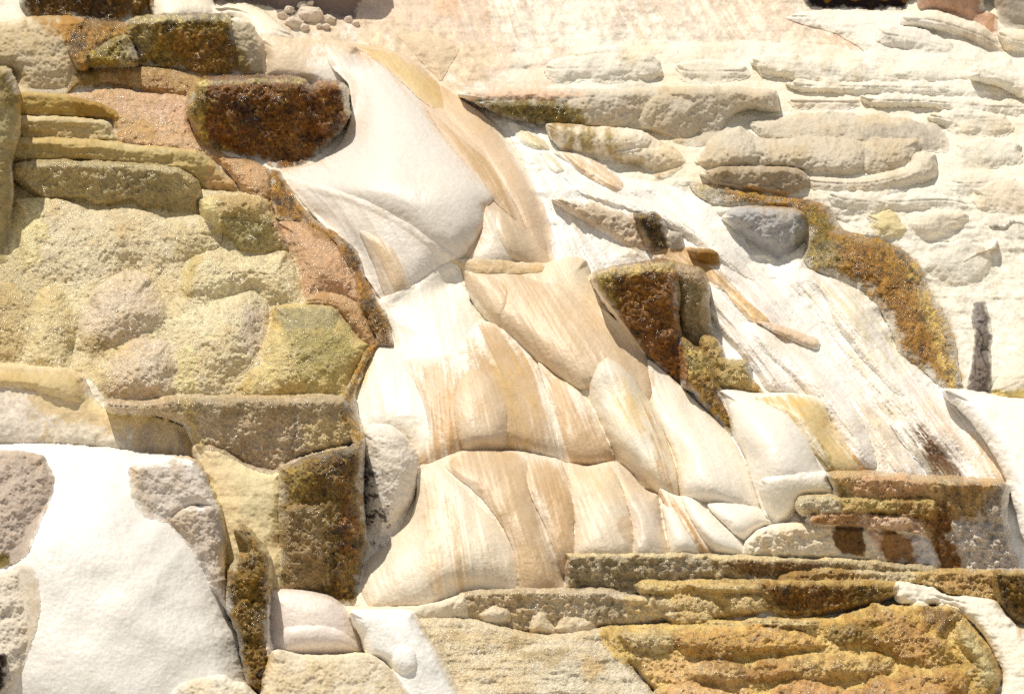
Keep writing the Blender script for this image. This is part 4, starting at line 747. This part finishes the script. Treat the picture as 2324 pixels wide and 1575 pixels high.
# ------------------------------------------------------------------ lower left
F('travertine_apron', 'cream apron of smooth travertine left of the tall brown wall', 'travertine slope',
  [(440,1012),(504,1024),(554,1055),(612,1070),(645,1078),(645,1200),(650,1360),(612,1356),(560,1340),(500,1320),(480,1250),(470,1180),(460,1090)], (.91,.845,.68), 'soft', s=.5, B=24, R=36, out=3, blotch=.6,
  stains_and_light=[([(450,1020),(500,1040),(560,1200),(520,1200),(480,1100)], 'tan', 20, .5, 'b'), ([(540,1080),(640,1100),(630,1200),(570,1180)], (.82,.79,.66), 24, .5)])
k = F('brown_wall', 'tall brown olive algae wall left of the dark speckled mound', 'algae wall',
  [(634,1085),(650,1060),(680,1046),(720,1033),(792,1018),(824,1002),(822,1080),(824,1152),(832,1224),(824,1278),(808,1368),(772,1374),(720,1362),(650,1352),(634,1350)],
  (.52,.41,.20), 'algae', s=.14, B=44, R=50, out=5, amp=.7, stains_and_light=[([(640,1200),(740,1150),(750,1350),(640,1350)], (.62,.53,.36), 30, .8), ([(770,1040),(800,1060),(800,1260),(770,1240)], (.52,.31,.10), 20, .7), ([(636,1080),(690,1050),(700,1130),(650,1150)], (.66,.56,.32), 16, .7), ([(700,1040),(820,1010),(815,1120),(720,1120)], (.42,.31,.10), 30, .5)])
F('inner_lobe', None, 'x', [(640,1170),(665,1142),(700,1140),(728,1160),(738,1220),(738,1290),(720,1345),(650,1348),(640,1260)], (.62,.52,.34), 'rough', s=.14, B=24, R=36, out=2, parent=k, mat='wet')
F('travertine_shelf', 'taupe shelf with bright rim and a vertical crack below the yellow olive block', 'travertine shelf',
  [(245,913),(331,915),(407,902),(500,903),(640,903),(772,904),(796,945),(826,990),(794,1014),(740,1026),(684,1042),(650,1066),(620,1076),(590,1073),(554,1057),(504,1028),(443,1017),(418,967),(346,942),(252,938)],
  (.80,.715,.59), 'crack', s=.12, B=20, R=20, out=6, mat='wet', amp=.8,
  stains_and_light=[(['line',1.6,(668,950),(674,975),(664,1000),(666,1035)], 'dgray', 3, .7, 'l'), ([(400,905),(780,906),(780,945),(420,945)], (.66,.59,.44), 12, .6), ([(400,905),(440,905),(460,1010),(430,990)], (.74,.64,.38), 14, .7), ([(690,960),(796,950),(820,992),(720,1020)], 'olt', 18, .7)])
k = F('beige_shelf', 'smooth beige shelf with fine parallel lines on the left edge', 'travertine shelf',
  [(-220,834),(0,829),(80,832),(137,838),(187,856),(216,908),(252,934),(346,942),(418,968),(440,1000),(457,1044),(476,1100),(520,1230),(480,1230),(432,1060),(252,1030),(0,1024),(-220,1024)],
  (.86,.775,.62), 'soft', s=.5, B=26, R=36, out=5, blotch=.5, amp=.7,
  stains_and_light=[([(288,970),(420,975),(470,1090),(400,1050),(300,1035)], (.66,.60,.54), 24, .75, 'b'), ([(-220,860),(0,860),(60,900),(110,1020),(-220,1024)], (.92,.88,.84), 40, .8), ([(120,960),(300,985),(320,1040),(100,1020)], 'ivory', 30, .8),  # first patch: the shelf's shadowed part, painted grey brown
          ([(190,900),(340,935),(410,965),(240,945)], 'yel', 14, .5)])
F('shelf_lobe', None, 'x', [(-220,850),(0,834),(60,836),(137,842),(180,860),(198,900),(185,916),(120,900),(60,880),(0,880)], (.80,.72,.54), 'soft', s=.4, B=14, R=24, out=2, parent=k)
F('travertine_dome', 'brilliant white dome with rough grey right shoulder in the lower left corner', 'travertine dome',
  [(-220,1022),(0,1016),(90,1013),(200,1020),(252,1024),(330,1036),(400,1042),(432,1048),(468,1090),(493,1144),(512,1216),(508,1260),(513,1332),(520,1397),(542,1440),(553,1512),(564,1575),(590,1735),(-220,1735)],
  (.95,.94,.925), 'smooth', s=.5, B=130, R=80, out=5, ew=2.5, blotch=.15,
  lobes=[([(60,1230),(180,1095),(290,1125),(331,1173),(378,1186),(432,1247),(468,1316),(504,1388),(540,1478),(562,1735),(0,1735)], 34, 150)],
  stains_and_light=[([(0,1013),(110,1014),(250,1026),(180,1050),(130,1050)], (.90,.93,.94), 10, .7)])
sh = BUILT[-1]
F('grey_shoulder', None, 'x', [(288,1060),(340,1050),(396,1046),(436,1052),(470,1094),(495,1148),(505,1180),(480,1160),(430,1150),(400,1175),(378,1186),(331,1173),(300,1130)], (.84,.80,.76), 'rough', s=.42, B=10, R=36, out=1.5, ew=7, parent=sh, amp=.6, cf=30)
F('grey_shoulder', None, 'x', [(380,1182),(414,1154),(461,1145),(494,1154),(510,1216),(506,1260),(513,1332),(520,1380),(500,1370),(461,1300),(428,1240)], (.79,.74,.69), 'rough', s=.4, B=18, R=40, out=2, ew=5, parent=sh, amp=.8, cf=20)
k = F('boulder', 'rough grey boulder on the left edge against the brilliant white dome', 'boulder',
  [(-220,1020),(0,1023),(60,1026),(96,1034),(110,1054),(124,1080),(120,1123),(95,1180),(74,1238),(54,1269),(22,1287),(0,1294),(-220,1310)], (.76,.70,.65), 'knob', s=.6, B=40, R=40, out=3, poi=True, hp=1.0, amp=.8,
  stains_and_light=[([(-40,1255),(20,1262),(16,1292),(-40,1300)], 'moss', 10, .9)])
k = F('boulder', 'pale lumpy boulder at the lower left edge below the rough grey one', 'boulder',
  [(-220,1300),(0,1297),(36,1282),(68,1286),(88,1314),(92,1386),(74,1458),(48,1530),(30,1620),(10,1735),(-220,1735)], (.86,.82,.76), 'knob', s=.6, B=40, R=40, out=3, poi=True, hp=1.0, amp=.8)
F('painted_hollow_shade', None, 'x', [(-120,1470),(0,1478),(12,1500),(12,1548),(0,1570),(-120,1600)], (.14,.08,.05), 'rough', s=.1, B=6, R=8, out=2, ew=2, parent=k)  # near-black sheet painted for the shade inside a hollow
F('algae_column', 'gold brown beaded algae column between the white dome and the small domes', 'algae column',
  [(538,1204),(551,1196),(576,1220),(598,1242),(609,1274),(613,1332),(609,1404),(619,1476),(624,1575),(632,1735),(600,1735),(592,1600),(562,1552),(547,1498),(540,1440),(518,1392),(515,1350),(522,1296),(544,1263),(566,1250),(560,1228)],
  (.52,.40,.15), 'algae', s=.35, B=20, R=26, out=5, ew=4, stains_and_light=[([(562,1235),(585,1250),(590,1300),(575,1290),(566,1262)], (.84,.80,.70), 6, .8, 's')])

# ------------------------------------------------------------------ bottom centre and right
F('cream_shelf', 'flat cream shelf in front of the lowest streaked dome', 'travertine shelf',
  [(770,1388),(840,1378),(945,1376),(1000,1366),(1039,1354),(1056,1348),(1066,1400),(1050,1415),(960,1416),(800,1410)], (.90,.85,.76), 'soft', s=.05, B=10, R=10, out=4, ew=1.5, blotch=.4)
F('layered_terrace', 'cream terrace of thin horizontal layers at the bottom centre', 'travertine terrace',
  [(930,1408),(1068,1404),(1150,1424),(1250,1440),(1366,1428),(1400,1465),(1440,1520),(1490,1580),(1600,1735),(900,1735),(940,1500)],
  (.90,.84,.72), 'layer', s=.8, B=16, R=18, amp=.65, out=4, mat='wet', stains_and_light=[([(1120,1480),(1300,1470),(1400,1540),(1200,1530)], (.76,.70,.55), 30, .5, 'p'), ([(1150,1450),(1180,1445),(1176,1470),(1155,1470)], (.50,.42,.22), 8, .8), ([(1000,1430),(1200,1440),(1200,1465),(1000,1460)], (.84,.74,.55), 14, .5), ([(1300,1560),(1420,1540),(1440,1580),(1300,1590)], 'gold', 20, .4)])
F('travertine_terrace', 'lower half of the layered terrace with pale hump on top', 'travertine terrace',
  [(1160,1490),(1180,1470),(1240,1452),(1320,1450),(1380,1476),(1440,1530),(1500,1590),(1600,1735),(1000,1735),(1050,1560)], (.90,.855,.76), 'layer', s=.8, B=18, R=24, amp=.65, out=3, mat='wet',
  stains_and_light=[([(1180,1475),(1290,1470),(1260,1505),(1200,1500)], (.68,.58,.36), 10, .6), ([(1330,1500),(1370,1510),(1350,1545),(1325,1530)], 'gold', 12, .5)])
F('travertine_stream', 'white foamy flow spilling down beside the small domes at the bottom', 'travertine slope',
  [(792,1392),(860,1386),(926,1388),(950,1408),(974,1450),(1000,1490),(1028,1540),(1060,1600),(1120,1735),(900,1735),(880,1520),(834,1490),(816,1440)], (.955,.95,.94), 'drape', s=.5, B=24, R=30, out=4, ew=2.5, blotch=.15, streak=.05,
  lobes=[([(900,1470),(935,1470),(945,1510),(920,1530),(890,1510)], 14, 24)])
F('travertine_dome', 'small pinkish white dome at the foot of the tall brown wall', 'travertine dome',
  [(609,1352),(640,1343),(690,1344),(752,1360),(792,1396),(816,1440),(826,1486),(720,1500),(612,1500),(606,1420)], (.91,.87,.845), 'smooth', s=.3, B=44, R=50, out=4, ew=1, blotch=.3,
  lobes=[([(610,1440),(680,1420),(760,1425),(810,1460),(820,1500),(610,1500)], 16, 30)])
F('travertine_dome', 'low cream dome at the bottom edge below the small pinkish white one', 'travertine dome',
  [(608,1492),(680,1487),(760,1488),(834,1485),(880,1512),(920,1560),(960,1620),(1000,1735),(600,1735)], (.89,.85,.77), 'lump', s=.35, B=30, R=36, out=4, ew=2, amp=.7, stains_and_light=[([(700,1510),(860,1520),(900,1580),(720,1575)], (.80,.73,.58), 24, .5, 'p')])
F('white_rock', 'small white lumpy rock peeking over the bottom edge in front of the white dome', 'boulder',
  [(385,1600),(400,1560),(430,1546),(460,1538),(505,1532),(530,1546),(566,1560),(600,1600),(610,1735),(380,1735)], (.90,.88,.83), 'lump', s=.2, B=30, R=30, out=8, ew=3, amp=.7)
k = F('golden_terrace', 'wide golden orange lumpy terrace filling the lower right', 'travertine terrace',
  [(1360,1452),(1366,1422),(1487,1414),(1640,1406),(1811,1402),(1919,1394),(1990,1372),(2153,1374),(2192,1397),(2228,1440),(2270,1505),(2275,1540),(2250,1620),(2220,1735),(1600,1735),(1520,1620),(1450,1530),(1390,1490)],
  (.91,.79,.49), 'crust', s=.85, mott=.6, B=24, R=30, out=5, mat='wet', amp=.8, stains_and_light=[([(1360,1420),(1440,1430),(1500,1520),(1450,1520)], (.78,.68,.42), 20, .6), ([(2130,1480),(2270,1480),(2270,1600),(2190,1700),(2160,1560)], (.72,.58,.24), 26, .8), ([(1450,1500),(1650,1500),(1700,1600),(1550,1600)], (.88,.70,.48), 30, .6)])
GL = [([(1400,1440),(1450,1424),(1520,1430),(1540,1460),(1500,1490),(1440,1480)], (.84,.76,.56), []),
 ([(1560,1502),(1640,1498),(1700,1520),(1690,1552),(1620,1560),(1560,1540)], (.87,.74,.52), []),
 ([(2040,1512),(2100,1520),(2160,1512),(2200,1540),(2190,1580),(2110,1570),(2050,1550)], (.80,.64,.36), []),
 ([(1600,1412),(1700,1404),(1820,1404),(1860,1412),(1840,1430),(1720,1428),(1620,1430)], (.86,.78,.58), []),([(1530,1450),(1545,1428),(1660,1414),(1760,1420),(1850,1446),(1890,1462),(1850,1480),(1740,1490),(1640,1498),(1560,1492)], (.87,.71,.41), [([(1560,1440),(1680,1440),(1680,1492),(1570,1488)], 'rust', 24, .35)]),
 ([(1860,1448),(1870,1400),(1920,1392),(1985,1372),(2100,1372),(2158,1374),(2180,1395),(2156,1440),(2175,1480),(2150,1510),(2110,1518),(2050,1505),(1980,1474),(1920,1470)], (.84,.69,.37), [([(1880,1420),(1990,1410),(1990,1460),(1900,1462)], 'moss', 22, .7), ([(2090,1376),(2165,1380),(2150,1430),(2100,1410)], (.50,.36,.12), 14, .9), ([(2000,1400),(2100,1420),(2120,1510),(2030,1490)], (.78,.58,.36), 24, .5)]),
 ([(1690,1512),(1720,1496),(1800,1484),(1860,1476),(1960,1482),(2030,1492),(2020,1530),(1940,1548),(1880,1552),(1760,1554),(1700,1544)], (.88,.75,.48), [([(1690,1510),(1790,1500),(1790,1545),(1710,1545)], (.70,.47,.22), 18, .55), ([(1950,1490),(2030,1495),(2010,1535),(1950,1530)], 'olt', 14, .5)]),
 ([(1740,1600),(1760,1556),(1810,1538),(1870,1548),(1960,1575),(2000,1640),(1900,1735),(1760,1735)], (.84,.66,.44), []),
 ([(1480,1580),(1540,1550),(1620,1556),(1700,1590),(1740,1735),(1540,1735)], (.87,.72,.50), []),
 ([(1960,1560),(2040,1530),(2120,1540),(2170,1590),(2180,1735),(2000,1735)], (.80,.63,.38), []),
 ([(2170,1410),(2215,1440),(2262,1510),(2268,1548),(2230,1560),(2200,1500),(2160,1450)], (.84,.78,.56), [])]
for pts, cc, st in GL:
    F('lump', None, 'x', pts, cc, 'knob', s=.72, B=30, R=34, out=1.5, ew=9, cf=18, poi=True, hp=1.5, parent=k, mat='wet', mott=.6, stains_and_light=list(st) + [(None, 'brown', 20, .55, 'p')], amp=1.1)
F('travertine_stream', 'creamy white flow curving down the right edge beside the golden terrace', 'travertine slope',
  [(2032,1322),(2080,1322),(2117,1334),(2153,1350),(2220,1356),(2262,1368),(2300,1410),(2340,1432),(2600,1460),(2600,1735),(2240,1735),(2262,1600),(2277,1530),(2245,1458),(2195,1400),(2150,1376),(2038,1370)], (.95,.92,.86), 'layer', s=.8, poi=True, hp=1.3, B=22, R=26, out=2, ew=5, amp=.5, blotch=.4, cf=24,
  stains_and_light=[([(2140,1380),(2170,1378),(2275,1500),(2262,1560),(2230,1470)], 'yel', 10, .6, 'p')])
# brown crust fringing the white cascade
k = F('algae_crust', 'gold brown dripping crust edging the left side of the white cascade', 'algae crust',
  [(610,392),(634,388),(646,410),(660,430),(684,466),(708,494),(740,515),(768,537),(804,567),(812,580),(832,640),(853,680),(878,720),(895,782),(862,787),(848,801),(825,848),(806,893),(810,936),(828,988),(816,1012),(800,1000),(776,945),(782,900),(800,850),(830,795),(852,775),(832,728),(815,690),(806,640),(785,590),(755,548),(715,522),(668,503),(628,500),(618,450)],
  (.62,.45,.16), 'algae', conf=True, poi=True, B=9, R=12, out=3, ew=5, gl=10, cf=14, amp=.7, stains_and_light=[([(640,500),(820,590),(830,700),(780,600)], 'rust', 14, .4), ([(850,700),(895,780),(860,785),(835,720)], (.36,.24,.08), 10, .6), ([(780,900),(830,1000),(800,1000)], 'moss', 14, .5)])

finish_tints()
# ------------------------------------------------------------------ rubble at the top
def stone(u, v, r, W, label, seed, sq=.8):
    rs = np.random.RandomState(seed)
    bm = bmesh.new(); bmesh.ops.create_icosphere(bm, subdivisions=3, radius=1.0)
    c = world(np.array([u]), np.array([v]), np.array([W]))[0]; R_ = r * NOTCH * 1.25 * (DIST + W * NOTCH) / DIST
    ax = rs.randn(9, 3); ax /= np.linalg.norm(ax, axis=1)[:, None]; cut = .62 + .22 * rs.rand(9)
    for w in bm.verts:
        p = np.array(w.co)
        for a, h in zip(ax, cut):
            t = p.dot(a)
            if t > h: p = p - a * (t - h) * .85
        p = p * (1 + .05 * rs.randn()) * np.array([1.1, .95, sq])
        w.co = p * R_
    me = bpy.data.meshes.new('rubble_stone'); bm.to_mesh(me); bm.free()
    at = me.color_attributes.new('tint', 'FLOAT_COLOR', 'POINT')
    cc = C((.88,.82,.75)) * (.9 + .15 * rs.rand())
    at.data.foreach_set('color', np.tile([*cc, 1.0], len(me.vertices)).astype(np.float32))
    me.materials.append(MATS['dry'])
    o = bpy.data.objects.new('rubble_stone', me); o.location = c; col.objects.link(o)
    o['label'] = label; o['category'] = 'stone'; o['group'] = 'white rubble pile at the top'
ST_ = [(708,34,25,'largest angular white stone of the rubble pile at the top'), (667,53,17,'blocky white stone left of the largest one in the rubble'), (747,45,12,'small white stone touching the right of the largest one'),
 (688,64,10,'little flat stone in front below the rubble pile'), (740,62,8,'tiny stone at the right foot of the rubble pile'), (792,46,9,'small white stone alone right of the pile under the grey face'),
 (808,55,7,'tiny white stone at the right end of the scattered rubble'), (688,14,11,'stone on top behind the largest stone at the upper edge'), (640,36,9,'small stone at the left end of the rubble pile'), (655,24,10,'grey white stone behind the blocky one at the left'),
 (724,60,6,'crumb of stone below the largest stone'), (705,8,7,'crumb of stone at the very top of the rubble')]
for q, (u, v, r, lab) in enumerate(ST_):
    j = int((v - V0) / ST); i = int((u - U0) / ST)
    stone(u, v, r, float(WC[j, i]) - r * .7, lab, 40 + q)

# ------------------------------------------------------------------ ground at the foot, sky, sun, camera
me = bpy.data.meshes.new('ground'); g = 400.0; z = -.9
zb = float(world(np.array([1162.]), np.array([V1]), np.array([0.]))[0][2]) - .15
me.from_pydata([(-g, -g, zb), (g, -g, zb), (g, g, zb), (-g, g, zb)], [], [(0, 1, 2, 3)])
at = me.color_attributes.new('tint', 'FLOAT_COLOR', 'POINT'); at.data.foreach_set('color', np.tile([.55, .48, .36, 1], 4).astype(np.float32))
me.materials.append(MATS['dry']); o = bpy.data.objects.new('ground', me); col.objects.link(o); o['kind'] = 'structure'

SUN = np.array([-.27, SUNY, .95]); SUN /= np.linalg.norm(SUN)
el = math.asin(SUN[2]); az = math.atan2(SUN[0], SUN[1])
w = bpy.data.worlds.new('World'); bpy.context.scene.world = w; w.use_nodes = True; nt = w.node_tree; nt.nodes.clear()
ow = nt.nodes.new('ShaderNodeOutputWorld'); bg = nt.nodes.new('ShaderNodeBackground'); sk = nt.nodes.new('ShaderNodeTexSky')
sk.sky_type = 'NISHITA'; sk.sun_disc = False; sk.sun_elevation = el; sk.sun_rotation = az; sk.altitude = 2000; sk.dust_density = 2.5
bg.inputs[1].default_value = SKY; hs = nt.nodes.new('ShaderNodeHueSaturation'); hs.inputs['Saturation'].default_value = .35
mw = nt.nodes.new('ShaderNodeMix'); mw.data_type = 'RGBA'; mw.blend_type = 'MULTIPLY'; mw.inputs[0].default_value = 1; mw.inputs[7].default_value = (1, .93, .82, 1)
nt.links.new(sk.outputs[0], hs.inputs['Color']); nt.links.new(hs.outputs[0], mw.inputs[6]); nt.links.new(mw.outputs[2], bg.inputs[0]); nt.links.new(bg.outputs[0], ow.inputs[0])
ld = bpy.data.lights.new('sun', 'SUN'); ld.energy = SUNE; ld.angle = math.radians(.6); ld.color = (1, .925, .79)
lo = bpy.data.objects.new('sun', ld); col.objects.link(lo)
lo.rotation_euler = Vector(SUN).to_track_quat('Z', 'Y').to_euler(); lo.location = (-10, 0, 25)
cd = bpy.data.cameras.new('camera'); cam = bpy.data.objects.new('camera', cd); col.objects.link(cam)
cam.location = CAM; cam.rotation_euler = (math.radians(90) - PITCH, 0, 0); cd.sensor_width = 36; cd.lens = 108; cd.clip_end = 2000
sc = bpy.context.scene; sc.camera = cam
sc.view_settings.view_transform = 'Standard'; sc.view_settings.look = 'None'; sc.view_settings.exposure = EXPO; sc.view_settings.gamma = 1
sc.cycles.use_denoising = False; sc.cycles.max_bounces = 6; sc.cycles.diffuse_bounces = 4
